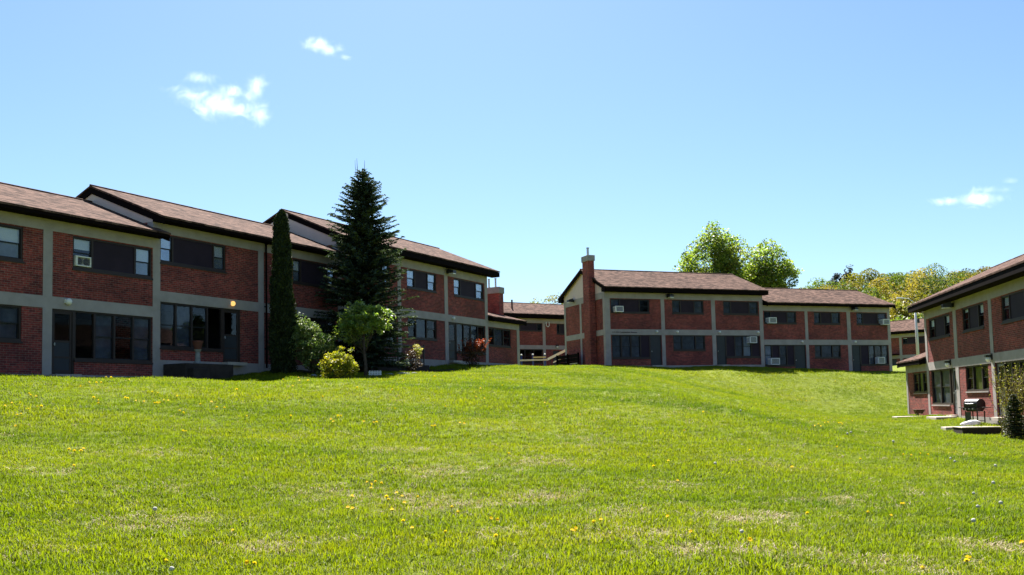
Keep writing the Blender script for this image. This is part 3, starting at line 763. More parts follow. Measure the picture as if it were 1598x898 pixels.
window(L, 'F', 0, 20.9, 23.7, zf - 3.72, zf - 2.6, [('dh', .29), ('f', .37), ('dh', .34)], blinds='.d.')
window(L, 'F', 0, 25.58, 28.98, up, zf - .03, [('dh', .22), ('p', .52), ('dh', .26)], blinds='w.w')
door(L, 24.92, 25.8, zf - 4.78, zf - 2.6); window(L, 'F', 0, 25.8, 29.05, zf - 4.3, zf - 2.6, [('f', .25), ('dh', .25), ('dh', .25), ('dh', .25)], blinds='d.d.')
floodlight(L, 24.85, 9.17); wall_lamp(L, 25.35, zf - 2.38)
zx = 6.37
shell(L, 29.42, 33.45, zx, [(33.10, 33.45)], {(0, 0): [(29.5, 32.3, zx - 1.15, zx - .02)]}, base=4.17, low=True, zr=8.05, ze=zx + .62, eave=(29.42, 33.9), ridge=(29.42, 33.75), w=.35, left='none', gable_r=True, frieze=.38)
window(L, 'F', 0, 29.5, 32.3, zx - 1.15, zx - .02, [('dh', .25), ('f', .42), ('dh', .33)], blinds='.d.')
chimney(L, 33.47, 34.05, 1.45, 2.75, 3.0, 9.33)

# ---- row across the back of the lawn: two stepped units with a tall end chimney
B = Bld('apartment_building', 'two stepped brick units across the back with a tall end chimney', BA, BYAW, 3.9)
zf = 8.97
shell(B, -.48, 12.88, zf, [(-.48, -.06), (4.06, 4.35), (8.32, 8.65), (12.56, 12.88)],
      {(0, 1): [(0, 3.15, zf - 1.02, zf - .03)], (0, 0): [(0.02, 3.10, zf - 4.28, zf - 2.6), (3.10, 4.02, zf - 4.78, zf - 2.6)],
       (1, 1): [(5.01, 7.68, zf - 1.02, zf - .03)], (1, 0): [(5.0, 7.71, zf - 3.72, zf - 2.6)],
       (2, 1): [(9.38, 12.49, zf - 1.02, zf - .03)], (2, 0): [(8.68, 9.52, zf - 4.78, zf - 2.6), (9.52, 12.52, zf - 4.24, zf - 2.6)]},
      zr=11.5, eave=(-.72, 13.06), ridge=(-.66, 12.7), left='none', gable_l=True, gable_r=True)
window(B, 'F', 0, 0, 3.15, zf - 1.02, zf - .03, [('dh', .24), ('p', .5), ('dh', .26)], blinds='d..'); window(B, 'F', 0, 5.01, 7.68, zf - 1.02, zf - .03, [('dh', .27), ('p', .43), ('dh', .3)], blinds='d.d')
window(B, 'F', 0, 9.38, 12.49, zf - 1.02, zf - .03, [('dh', .22), ('p', .52), ('dh', .26)], blinds='d.d')
window(B, 'F', 0, .02, 3.10, zf - 4.28, zf - 2.6, [('dh', .25), ('dh', .25), ('dh', .25), ('p', .25)], blinds='ddd.')
door(B, 3.10, 4.02, zf - 4.78, zf - 2.6, 'flat')
window(B, 'F', 0, 5.0, 7.71, zf - 3.72, zf - 2.6, [('dh', .28), ('f', .42), ('dh', .3)], blinds='ddd')
door(B, 8.68, 9.52, zf - 4.78, zf - 2.6, 'flat')
window(B, 'F', 0, 9.52, 12.52, zf - 4.24, zf - 2.6, [('p', .26), ('dh', .24), ('dh', .25), ('p', .25)], blinds='.dg.')
floodlight(B, 4.72, 9.18)
for u in (3.65, 5.35, 8.95, 12.35): wall_lamp(B, u, zf - 2.36, size=.9)
# gable end facing left
gb = TB(B, 'L', -.48); gc = TB(B, 'L', -.48); top = zf + .45
gy0, gy1 = 0.302, 6.92
for a, c in ((3.82, 4.12), (6.62, 6.92)): gc.bx(a, c, 0, .3, 2.6, top)
for a, c in ((gy0, 3.82), (4.12, 6.62)):
    gb.bx(a, c, .02, .27, 2.6, zf - 2.6); gb.bx(a, c, .02, .27, zf - 2.2, zf); gc.bx(a, c, 0, .29, zf, top); gc.bx(a, c, 0, .29, zf - 2.6, zf - 2.2)
gb.build('gable_wall', M['brick'], B.root); gc.build('gable_frame', M['concrete'], B.root)
chimney(B, -.96, -.50, 1.42, 2.42, 3.2, 12.25, flues=1)
floodlight(B, 5.1, 9.32, 'L', -.48)
# house number lettering on the concrete band
def lettering(b, text, u, z, h, mat, name='lettering'):
    cu = bpy.data.curves.new(name, 'FONT'); cu.body = text; cu.size = h; cu.extrude = .006
    cu.materials.append(mat); o = bpy.data.objects.new(name, cu); COL.objects.link(o)
    me = bpy.data.meshes.new_from_object(o.evaluated_get(bpy.context.evaluated_depsgraph_get())); bpy.data.objects.remove(o)
    o = bpy.data.objects.new(name, me); COL.objects.link(o)
    o.parent = b.root; o.location = (u, -.012, z - b.zb); o.rotation_euler = (R(90), 0, 0); return o
lettering(B, '111-121 Constitution Avenue', .05, zf - 2.47, .165, M['letter'], 'address_lettering')
zf = 8.27
shell(B, 12.9, 25.09, zf, [(16.73, 17.0), (20.76, 21.11), (24.80, 25.09)],
      {(0, 1): [(12.97, 15.95, zf - .98, zf - .03)], (0, 0): [(12.92, 15.66, zf - 4.2, zf - 2.6), (15.66, 16.7, zf - 4.78, zf - 2.6)],
       (1, 1): [(17.62, 20.14, zf - .98, zf - .03)], (1, 0): [(17.56, 20.05, zf - 3.62, zf - 2.6)],
       (2, 1): [(21.73, 24.74, zf - .98, zf - .03)], (2, 0): [(21.14, 22.0, zf - 4.78, zf - 2.6), (22.0, 24.77, zf - 4.2, zf - 2.6)]},
      zr=10.47, ze=zf + .60, frieze=.42, eave=(12.9, 25.2), ridge=(12.9, 24.95), left='none', gable_r=True)
window(B, 'F', 0, 12.97, 15.95, zf - .98, zf - .03, [('dh', .22), ('p', .5), ('dh', .28)], blinds='..d'); window(B, 'F', 0, 17.62, 20.14, zf - .98, zf - .03, [('dh', .26), ('p', .42), ('dh', .32)], blinds='d.d')
window(B, 'F', 0, 21.73, 24.74, zf - .98, zf - .03, [('dh', .22), ('p', .5), ('dh', .28)], blinds='...')
window(B, 'F', 0, 12.92, 15.66, zf - 4.2, zf - 2.6, [('dh', .25), ('p', .25), ('dh', .25), ('p', .25)], blinds='g.d.', label='window with a pale curtain beside the step between the units')
door(B, 15.66, 16.7, zf - 4.78, zf - 2.6, 'flat')
window(B, 'F', 0, 17.56, 20.05, zf - 3.62, zf - 2.6, [('dh', .27), ('f', .42), ('dh', .31)], blinds='ddd')
door(B, 21.14, 22.0, zf - 4.78, zf - 2.6, 'flat')
window(B, 'F', 0, 22.0, 24.77, zf - 4.2, zf - 2.6, [('p', .3), ('dh', .22), ('dh', .25), ('dh', .23)], blinds='.d.d')
floodlight(B, 21.35, 8.5)
for u in (16.35, 21.45): wall_lamp(B, u, zf - 2.36, size=.9)

# ---- row at the right edge, with a one-storey end towards the back
Rb = Bld('apartment_building', 'brick row at the right edge with dark deep eaves, sunlit low brick', RA, RYAW, .55)
zf = 5.43
shell(Rb, -6.1, 21.0, zf, [(-6.1, -5.75), (-1.25, -.80), (3.59, 3.94), (8.3, 8.64), (13.0, 13.35)],
      {(0, 1): [(-5.36, -1.84, zf - 1.08, zf - .05)], (0, 0): [(-5.42, -2.40, 1.11, zf - 2.6), (-2.40, -1.95, 1.11, zf - 2.6), (-1.95, -1.27, .66, zf - 2.6)],
       (1, 1): [(.08, 2.96, zf - 1.08, zf - .02)], (1, 0): [(.14, 3.12, zf - 3.72, zf - 2.6)],
       (2, 1): [(5.04, 8.2, zf - 1.08, zf - .02)], (2, 0): [(4.0, 4.9, .66, zf - 2.6), (4.9, 8.2, 1.15, zf - 2.6)],
       (3, 1): [(9.6, 12.6, zf - 1.08, zf - .02)], (3, 0): [(9.6, 12.6, zf - 3.7, zf - 2.6)]},
      zr=7.97, eave=(-6.72, 21.5), ridge=(-6.62, 21.5), w=.65, gable_l=True)
window(Rb, 'F', 0, -5.36, -1.84, zf - 1.08, zf - .05, [('dh', .26), ('p', .48), ('dh', .26)], blinds='h.h'); window(Rb, 'F', 0, .08, 2.96, zf - 1.08, zf - .02, [('dh', .28), ('p', .44), ('dh', .28)], blinds='t.h')
window(Rb, 'F', 0, 5.04, 8.2, zf - 1.08, zf - .02, [('dh', .25), ('p', .5), ('dh', .25)], blinds='h.w'); window(Rb, 'F', 0, 9.6, 12.6, zf - 1.08, zf - .02, TRI)
window(Rb, 'F', 0, -5.42, -2.40, 1.11, zf - 2.6, [('dh', .5), ('dh', .5)], sill='concrete', blinds='dd', label='wide screened window with a mid rail, partly sunlit')
window(Rb, 'F', 0, -2.38, -1.97, 1.11, zf - 2.6, [('f', 1)], blinds='o', sill=False)
door(Rb, -1.95, -1.27, .66, zf - 2.6, 'grey', label='grey metal storm door')
window(Rb, 'F', 0, .14, 3.12, zf - 3.72, zf - 2.6, [('dh', .30), ('f', .4), ('dh', .30)], sill='concrete', blinds='.o.', label='window with an olive curtain above the grill')
door(Rb, 4.0, 4.9, .66, zf - 2.6, 'grey'); window(Rb, 'F', 0, 4.9, 8.2, 1.15, zf - 2.6, [('dh', 1)] * 4); window(Rb, 'F', 0, 9.6, 12.6, zf - 3.7, zf - 2.6, TRI)
floodlight(Rb, -1.0, 5.66)
wall_lamp(Rb, -1.95, 3.02, lantern=True, label='black bracket lamp with a pale globe near the corner'); wall_lamp(Rb, 3.72, 3.02, lantern=True)
zx = 2.83
shell(Rb, -10.35, -6.12, zx, [(-10.35, -10.03)], {(0, 0): [(-8.85, -6.2, zx - 1.12, zx - .05)]}, base=.55, low=True, zr=4.75, ze=zx + .62, eave=(-10.9, -6.12), ridge=(-10.6, -6.12), w=.35, right='none', gable_l=True, frieze=.38)
window(Rb, 'F', 0, -8.85, -6.2, zx - 1.12, zx - .05, [('dh', .33), ('f', .34), ('dh', .33)], blinds='.o.', label='window with an olive curtain in the one-storey end')

# ---- buildings farther back
Db = Bld('apartment_building', 'far brick building seen in the gap between the left and back rows', (3.219, 93.0), R(31), 4.6)
zf = 9.6
shell(Db, -17.0, 9.0, zf, [(-8.0, -7.7), (-3.9, -3.6), (-.18, .14), (4.0, 4.3)],
      {(1, 1): [(-7.4, -4.4, zf - .95, zf - .02)], (2, 1): [(-3.3, -.22, zf - .80, zf - .02)], (2, 0): [(-3.3, -.22, zf - 4.0, zf - 2.6)], (3, 1): [(1.5, 3.6, zf - 1.06, zf - .02)], (3, 0): [(1.0, 1.75, zf - 4.7, zf - 2.72)]},
      zr=11.95, eave=(-17.5, 9.4), ridge=(-17.3, 9.2), ze=zf + .85)
window(Db, 'F', 0, -7.4, -4.4, zf - .95, zf - .02, TRI); window(Db, 'F', 0, -3.3, -.22, zf - .8, zf - .02, TRI); window(Db, 'F', 0, -3.3, -.22, zf - 4.0, zf - 2.6, [('dh', 1)] * 3)
window(Db, 'F', 0, 1.5, 3.6, zf - 1.06, zf - .02, TRI); door(Db, 1.0, 1.75, zf - 4.7, zf - 2.72, 'flat')
wall_lamp(Db, 1.42, zf - 2.33, lantern=True)
vp = TB(Db); vp.tub([(-3.0, 1.1, zf + 1.2), (-3.0, 1.1, zf + 2.35)], .09); vp.build('vent_pipe', M['rust'], Db.root)
Fb = Bld('apartment_building', 'far brick building glimpsed past the right end of the back row', (48.385, 117.0), R(-50), 4.0)
zf = 8.82
shell(Fb, -9.0, 14.0, zf, [(-4.7, -4.4), (-.18, .15), (4.6, 4.9)],
      {(1, 0): [(-1.5, -.6, zf - 4.75, zf - 2.65)], (2, 1): [(.25, 3.6, zf - .85, zf - .03)], (2, 0): [(.3, 3.6, zf - 4.0, zf - 2.6)]},
      zr=11.2, eave=(-9.5, 14.4), ridge=(-9.3, 14.2))
door(Fb, -1.5, -.6, zf - 4.75, zf - 2.65, 'flat'); window(Fb, 'F', 0, .25, 3.6, zf - .85, zf - .03, TRI, blinds='t.t'); window(Fb, 'F', 0, .3, 3.6, zf - 4.0, zf - 2.6, [('dh', 1)] * 3)
cn = TB(Fb); cn.bx(-1.85, -.3, -1.1, -.02, zf - 2.15, zf - 2.05); cn.build('door_canopy', M['fascia'], Fb.root)

# air conditioners and the twin fan sit in windows: things of their own
aircon(L, 1.32, 7.76 - 1.06, .62, .36, 'cream twin fan set into the upper window of the left row', proud=.02, fans=True)
aircon(B, .55, 8.97 - 1.0, .62, .42, 'white air conditioner in the upper window nearest the tall chimney')
aircon(B, 11.72, 8.97 - 3.18, .62, .48, 'white air conditioner high in a ground floor window right of the dark door')
aircon(B, 13.55, 8.27 - .98, .66, .44, 'white air conditioner in the first upper window of the lower unit')
aircon(B, 13.62, 8.27 - 4.12, .78, .50, 'white air conditioner with a scuffed face below a pale curtain')
aircon(B, 24.42, 8.27 - .99, .62, .44, 'white air conditioner in the upper window at the far right corner')
aircon(B, 23.75, 8.27 - 4.1, .66, .52, 'white air conditioner in the ground floor window at the far right')
# ------------------------------------------------------------------ vegetation
def crown(name, cl, size, mat, parent, aspect=.5, up=.3, hue=.18, rng=None, flat=.8, shell=.35):
    """foliage: cl = [(x,y,z,r,n)] clumps of leaf faces; every clump slightly different in hue"""
    rng = rng or np.random.default_rng(len(cl)); Ps = []; Cs = []
    for x, y, z, r, n in cl:
        d = rng.normal(size=(n, 3)); d /= np.linalg.norm(d, axis=1)[:, None] + 1e-9
        rad = (shell + (1 - shell) * rng.random(n) ** .5) * r
        p = d * rad[:, None]; p[:, 2] *= flat
        Ps.append(p + np.array([x, y, z]))
        t = 1 + hue * rng.normal(); t2 = 1 + hue * .6 * rng.normal()
        Cs.append(np.repeat(np.array([[t * t2, t, t * (1 + hue * rng.normal() * .5)]]), n, 0))
    P = np.concatenate(Ps); Cc = np.clip(np.concatenate(Cs), .45, 1.7)
    V, F = leaves(P, size, aspect, up, rng=rng)
    return np_mesh(name, V, F, mat, parent, np.repeat(Cc, 4, 0))

LM = dict(
    maple=leaf_mat('broad_leaf', [(.085, .125, .028), (.15, .19, .042), (.24, .265, .075)], .5, .5, .3, 'tint'),
    rhodo=leaf_mat('rhododendron_leaf', [(.07, .11, .035), (.125, .17, .055), (.21, .25, .095)], .28, .55, .18, 'tint', (1.3, 1.5, .6)),
    lime=leaf_mat('light_green_leaf', [(.10, .15, .035), (.17, .23, .06), (.27, .31, .11)], .4, .4, .4, 'tint'),
    yellow=leaf_mat('golden_leaf', [(.10, .135, .014), (.20, .225, .02), (.36, .34, .04)], .45, .5, .3, 'tint', (1.4, 1.4, .4)),
    spruce=leaf_mat('spruce_needle', [(.020, .034, .024), (.032, .050, .034), (.060, .078, .046)], .15, .8, .05, 'tint', (1.2, 1.3, .6)),
    arbor=leaf_mat('cypress_scale_leaf', [(.010, .020, .008), (.020, .034, .012), (.045, .055, .016)], .12, .6, .2, 'tint', (1.2, 1.3, .5)),
    red=leaf_mat('sunlit_barberry_leaf', [(.13, .028, .014), (.25, .055, .02), (.34, .10, .035)], .35, .5, .3, 'tint', (1.5, 1.0, .5)),  # sunlit tone of the barberry's top sprays put into the colour
    darkred=leaf_mat('dark_red_leaf', [(.03, .016, .012), (.06, .028, .02), (.08, .05, .025)], .25, .5, .3, 'tint'),
    pale=leaf_mat('pale_yellow_leaf', [(.20, .20, .05), (.32, .31, .10), (.42, .38, .16)], .4, .5, .3, 'tint', (1.4, 1.4, .6)),
    willow=leaf_mat('willow_leaf', [(.13, .12, .025), (.20, .18, .04), (.27, .22, .075)], .4, .5, .3, 'tint'),
    forest=leaf_mat('forest_leaf', [(.85, .86, .85), (1, 1, 1), (1.12, 1.1, 1.0)], .45, .6, .2, 'tint', (1.4, 1.4, .5)),
    twig=leaf_mat('twiggy_leaf', [(.16, .16, .07), (.24, .23, .11), (.2, .17, .12)], .3, .6, .2, 'tint'),
)

def limb(mb, p0, p1, r0, r1, rng, wob=.12, n=5):
    p0, p1 = np.array(p0), np.array(p1); L_ = np.linalg.norm(p1 - p0)
    pts = [p0 + (p1 - p0) * t + rng.normal(size=3) * wob * L_ * math.sin(math.pi * t) * .6 for t in np.linspace(0, 1, n)]
    mb.tube(pts, list(np.linspace(r0, r1, n)), 7); return pts

def broad_tree(name, label, loc, H, blobs, leaf, lsize, mat, bark, trunk_r, nclump, nleaf, rclump, seed, cat='tree', group=None, fork=.35, flat=.8, hue=.18, shellbias=.6, up=.3, aspect=.55, nlimb=26):
    """blobs: (x,y,z,rx,ry,rz) ellipsoids of crown volume relative to the base"""
    rng = np.random.default_rng(seed); r = empty(name, loc, 0, label, cat, group)
    vol = np.array([b[3] * b[4] * b[5] for b in blobs]); vol = vol / vol.sum(); cl = []
    for k in range(nclump):
        b = blobs[rng.choice(len(blobs), p=vol)]; d = rng.normal(size=3); d /= np.linalg.norm(d)
        q = (shellbias + (1 - shellbias) * rng.random()) if rng.random() < .75 else rng.random()
        cl.append((b[0] + d[0] * q * b[3], b[1] + d[1] * q * b[4], b[2] + d[2] * q * b[5], rclump * (.65 + .7 * rng.random()), int(nleaf * (.5 + rng.random()))))
    crown('crown', cl, lsize, mat, r, aspect=aspect, up=up, hue=hue, rng=rng, flat=flat)
    t = MB(); zf_ = H * fork
    top = np.array([blobs[0][0] * .6, blobs[0][1] * .6, blobs[0][2]])
    tp = [(0, 0, -.3), (trunk_r * .2, 0, zf_ * .5), (top[0] * .4, top[1] * .4, zf_), tuple(top)]
    t.tube(tp, [trunk_r * 1.25, trunk_r, trunk_r * .8, trunk_r * .25], 9)
    pick = sorted(cl, key=lambda c: -c[3])[:nlimb]
    for c in pick:
        f = .25 + .75 * rng.random(); base = np.array(tp[2]) * (1 - f) + top * f if rng.random() < .6 else np.array(tp[2])
        limb(t, base, c[:3], trunk_r * .34 * (1 - .5 * f), trunk_r * .05, rng)
    t.build('trunk', bark, r, smooth=True)
    return r

def conifer(name, label, loc, H, prof, seed, mat, bark, whorl=.19, nb=8, leaders=2, cat='tree', sprig=.17, dens=1.0):
    """prof(t) -> branch length at height fraction t"""
    rng = np.random.default_rng(seed); r = empty(name, loc, 0, label, cat)
    V = []; D_ir = []; S = []; tw = MB(); z = H * .05; Cs = []
    while z < H * .97:
        t = z / H; Lb = prof(t)
        for k in range(nb):
            az = rng.random() * 6.283; l = Lb * (.64 + .54 * rng.random()); el = -.28 + .55 * t + rng.normal() * .10
            d = np.array([math.cos(az) * math.cos(el), math.sin(az) * math.cos(el), math.sin(el)]); s_ = np.array([-math.sin(az), math.cos(az), 0])
            p0 = np.array([0, 0, z]); m = max(4, int(l / .085 * dens)); tn = 1 + .2 * rng.normal()
            for q in range(m):
                f = (q + .7) / m; p = p0 + d * l * f + np.array([0, 0, l * (.16 * f * f - .05 * f)])
                tl = (.10 + .30 * (1 - f) * min(1, l)) * (.7 + .6 * rng.random())
                for sg in (-1, 1):
                    dd = d * .75 + s_ * sg * .8 + np.array([0, 0, -.12 + .1 * rng.normal()]); dd /= np.linalg.norm(dd)
                    for h_ in range(max(1, int(tl / (sprig * .6)))):
                        V.append(p + dd * (h_ + .5) * sprig * .6); D_ir.append(dd); S.append(sprig * (.7 + .6 * rng.random())); Cs.append(tn * (1 + .5 * max(0, f - .55) / .45))
                V.append(p); D_ir.append(d); S.append(sprig * .9); Cs.append(tn * (1 + .5 * max(0, f - .55) / .45))
            if k % 2 == 0: tw.tube([p0, p0 + d * l * .5, p0 + d * l * .92 + np.array([0, 0, .1 * l])], [.022 * l + .006, .012, .003], 5)
        z += whorl * (.8 + .4 * rng.random())
    P = np.array(V); Vv, F = leaves(P, np.array(S), .34, .4, dirs=np.array(D_ir), rng=rng)
    tn = np.clip(np.repeat(np.array(Cs), 4), .5, 1.8); np_mesh('crown', Vv, F, mat, r, np.stack([tn * 1.03, tn, tn * .95], -1))
    tw.tube([(0, 0, -.3), (0, 0, H * .5), (0, 0, H * .99)], [.02 * H, .012 * H, .004 * H], 8)
    for k in range(leaders):
        x = (-.26 if k == 0 else .10) if leaders > 1 else 0
        tw.tube([(0, 0, H * .86), (x * .8, 0, H * .93), (x, .02, H * (1.045 - .012 * k))], [.035, .022, .007], 6)
        if k == 0: tw.tube([(x, 0, H * .95), (x - .07, 0, H * 1.0), (x - .08, 0, H * 1.035)], [.012, .009, .005], 5)
    tw.build('trunk', bark, r, smooth=True)
    return r

def at(x, y, dz=0.0): return (x, y, float(sheet_z(np.array([x]), np.array([y]))[0]) + dz)

# tall spruce by the left row
conifer('spruce_tree', 'tall dark spruce with twin leading shoots before the left brick row', at(-6.75, 43.0), 9.5,
        lambda t: min(2.0, 2.7 * (1 - t) ** .64) * min(1.0, (t + .14) / .22) * (1 if t < .86 else (1 - t) / .14) ** .4 + .12, 5, LM['spruce'], M['bark'], nb=13, whorl=.145, sprig=.18)
# narrow columnar evergreen
def column(name, label, loc, H, rfun, mat, seed, n, sz, cat='tree'):
    rng = np.random.default_rng(seed); r = empty(name, loc, 0, label, cat)
    t = rng.random(n) ** .9; a = rng.random(n) * 6.283
    lump = 1 + .10 * np.sin(a * 3 + t * 19) + .08 * np.sin(a * 5 - t * 31 + 1) + .09 * rng.normal(size=n)
    q = .45 + .55 * rng.random(n) ** .35; rad = np.array([rfun(v) for v in t]) * lump * q
    P = np.stack([np.cos(a) * rad, np.sin(a) * rad, t * H], -1)
    dirs = np.stack([np.cos(a) * .45, np.sin(a) * .45, np.ones(n)], -1)
    V, F = leaves(P, sz, .5, 0.0, dirs=dirs, rng=rng); c = np.clip(1 + .25 * rng.normal(size=n), .4, 1.8); c = np.repeat(c, 4)
    np_mesh('crown', V, F, mat, r, np.stack([c, c, c], -1))
    k = MB(); k.tube([(0, 0, -.3), (0, 0, H * .5), (0, 0, H * .92)], [.10, .06, .02], 8); k.build('trunk', M['bark'], r)
    return r
column('columnar_evergreen', 'narrow dark columnar evergreen standing against the left row', at(-9.42, 38.5), 6.75,
       lambda t: .47 * min(1, .52 + (1 - t) * .75) * min(1, (1 - t) / .07 + .08) ** .6, LM['arbor'], 3, 42000, .095)
# shrubs and a small tree of the planting bed
def shrub(name, label, loc, blobs, lsize, mat, bark, nclump, nleaf, rclump, seed, stems=9, H=1.2, up=.3, aspect=.5, shellbias=.75, group=None, hue=.15):
    rng = np.random.default_rng(seed); r = empty(name, loc, 0, label, 'shrub', group)
    vol = np.array([b[3] * b[4] * b[5] for b in blobs]); vol = vol / vol.sum(); cl = []
    for k in range(nclump):
        b = blobs[rng.choice(len(blobs), p=vol)]; d = rng.normal(size=3); d /= np.linalg.norm(d)
        q = shellbias + (1 - shellbias) * rng.random() if rng.random() < .8 else rng.random()
        cl.append((b[0] + d[0] * q * b[3], b[1] + d[1] * q * b[4], max(.06, b[2] + d[2] * q * b[5]), rclump * (.6 + .8 * rng.random()), int(nleaf * (.5 + rng.random()))))
    crown('foliage', cl, lsize, mat, r, aspect=aspect, up=up, hue=hue, rng=rng)
    t = MB()
    for k in range(stems):
        c = cl[rng.integers(len(cl))]; limb(t, (rng.normal() * .06, rng.normal() * .06, -.1), c[:3], .022, .006, rng)
    t.build('stem', bark, r, smooth=True)
    return r
shrub('rhododendron_shrub', 'large pale leaved rounded shrub right of the columnar evergreen', at(-8.2, 38.6),
      [(-.25, 0, 1.35, .66, .7, .95), (.28, 0, .85, .78, .75, .8), (-.45, 0, 1.85, .38, .4, .6)], .115, LM['rhodo'], M['bark'], 170, 34, .19, 21, 12, up=.5, aspect=.42)
shrub('golden_shrub', 'low golden yellow bush in front of the spruce', at(-6.45, 35.3),
      [(-.05, 0, .5, .68, .6, .55), (.14, 0, .9, .46, .4, .42), (-.3, 0, .85, .3, .3, .3)], .105, LM['yellow'], M['bark'], 120, 40, .16, 22, 10, up=.2, aspect=.35)
broad_tree('ornamental_tree', 'small bright green ornamental tree with a forked grey trunk before the spruce', at(-6.0, 38.3), 3.0,
           [(-.1, 0, 2.3, 1.0, .8, .55), (-.65, 0, 1.85, .55, .5, .45), (.6, 0, 2.25, .55, .5, .5), (-.35, 0, 2.8, .38, .4, .25), (.35, 0, 2.72, .4, .4, .25), (-.25, 0, 1.5, .35, .4, .3)], None, .115, LM['lime'], M['bark'], .07, 130, 46, .18, 23, fork=.30, hue=.12, nlimb=22)
r_ = shrub('flowering_shrub', 'thin dark red shrub with pale yellow tips right of the spruce', at(-4.7, 44.0),
      [(-.05, 0, .55, .50, .45, .52)], .075, LM['darkred'], M['barkred'], 60, 26, .15, 24, 16)
rng_ = np.random.default_rng(31)
crown('blossom', [(.12 + .34 * rng_.random() + .05 * k_ * 0, rng_.normal() * .2, .72 + .62 * rng_.random(), .085, 18) for k_ in range(30)], .075, LM['pale'], r_, up=.4)
r_ = shrub('barberry_shrub', 'rusty red barberry bush before the end door of the left row', at(-2.2, 50.6),
      [(0, 0, .62, .60, .55, .55)], .075, LM['darkred'], M['barkred'], 90, 26, .17, 25, 10)  # shaded body: its shade is put into the dark leaf colour
st2 = MB(); cl2 = []
for k_ in range(34):
    a_ = rng_.random() * 6.283; l_ = .45 + .45 * rng_.random(); b_ = np.array([rng_.normal() * .34, rng_.normal() * .3, .75]); e_ = b_ + np.array([math.cos(a_) * l_ * .55 + .12, math.sin(a_) * l_ * .5, l_ * .85])
    st2.tube([b_, (b_ + e_) / 2 + np.array([0, 0, .04]), e_], [.008, .006, .003], 5)
    for f_ in np.linspace(.15, 1, 7): cl2.append((*(b_ + (e_ - b_) * f_), .06, 9))
crown('spray', cl2, .075, LM['red'], r_, up=.3, hue=.2); st2.build('branch', M['barkred'], r_)  # brighter leaf colour paints the sunlight on the top sprays

# big trees rising behind the back row
broad_tree('maple_tree', 'large spreading broadleaf tree behind the back row, taller left one', at(20.8, 95.0), 15.0,
           [(-.1, 0, 11.2, 3.0, 3.0, 3.0), (-1.9, 0, 9.6, 2.3, 2.4, 2.3), (1.7, 0, 10.6, 2.2, 2.4, 2.6), (.3, 0, 13.2, 1.5, 1.6, 1.6), (-.2, 0, 8.2, 3.4, 3.2, 1.9), (-4.55, 0, 9.4, .55, .5, .85), (-3.2, 0, 8.5, 1.0, 1.0, .9)],
           None, .27, LM['maple'], M['bark'], .30, 265, 74, .86, 41, fork=.38, hue=.16, nlimb=60, shellbias=.55)
broad_tree('maple_tree', 'rounded broadleaf tree behind the back row, shorter right one', at(26.6, 97.0), 13.5,
           [(-.2, 0, 10.9, 2.0, 2.2, 2.6), (1.1, 0, 9.5, 2.0, 2.2, 2.2), (-1.0, 0, 8.9, 1.9, 2.0, 2.2), (.2, 0, 7.7, 2.6, 2.4, 1.7)],
           None, .27, LM['maple'], M['bark'], .26, 180, 74, .84, 42, fork=.38, hue=.16, nlimb=46, shellbias=.55)
broad_tree('twiggy_tree', 'thin pale twiggy tree showing above the far roof in the gap', at(5.6, 122.0), 11.0,
           [(0, 0, 9.2, 2.6, 2.0, 1.6), (1.6, 0, 8.6, 1.4, 1.4, 1.2)], None, .26, LM['twig'], M['barkgrey'], .16, 60, 26, .6, 43, fork=.4, nlimb=40)

# wooded hill far behind on the right
def hill_z(x, y):
    g = 33 * np.exp(-(((x - 182) / 74) ** 2 + ((y - 400) / 150) ** 2)) + 17.5 * np.exp(-(((x - 108) / 46) ** 2 + ((y - 335) / 95) ** 2)) + 6 * np.exp(-(((x - 330) / 150) ** 2 + ((y - 430) / 160) ** 2))
    return g
hx = np.arange(20, 561, 9.0); hy = np.arange(150, 641, 9.0); HX, HY = np.meshgrid(hx, hy); HZ = hill_z(HX, HY) + 2.2 - 4 * np.exp(-((HY - 150) / 30) ** 2)
hi = np.arange(HX.size).reshape(HX.shape)
hill = np_mesh('hill', np.stack([HX.ravel(), HY.ravel(), HZ.ravel()], -1), np.stack([hi[:-1, :-1], hi[:-1, 1:], hi[1:, 1:], hi[1:, :-1]], -1).reshape(-1, 4), plain('forest_floor', (.10, .085, .04), .9, .3, .05))
tag(hill, kind='structure')
fr_ = np.random.default_rng(77); fV = []; fC = []; fS = []; fcen = []
yv = 150.0
while yv < 470:
    xv = max(38, yv * .20) + fr_.random() * 6
    while xv < yv * .66 + 25:
        fcen.append((xv + fr_.normal() * 1.5, yv + fr_.normal() * 2)); xv += 8.0 + 3.5 * fr_.random()
    yv += 9 if yv > 240 else 12
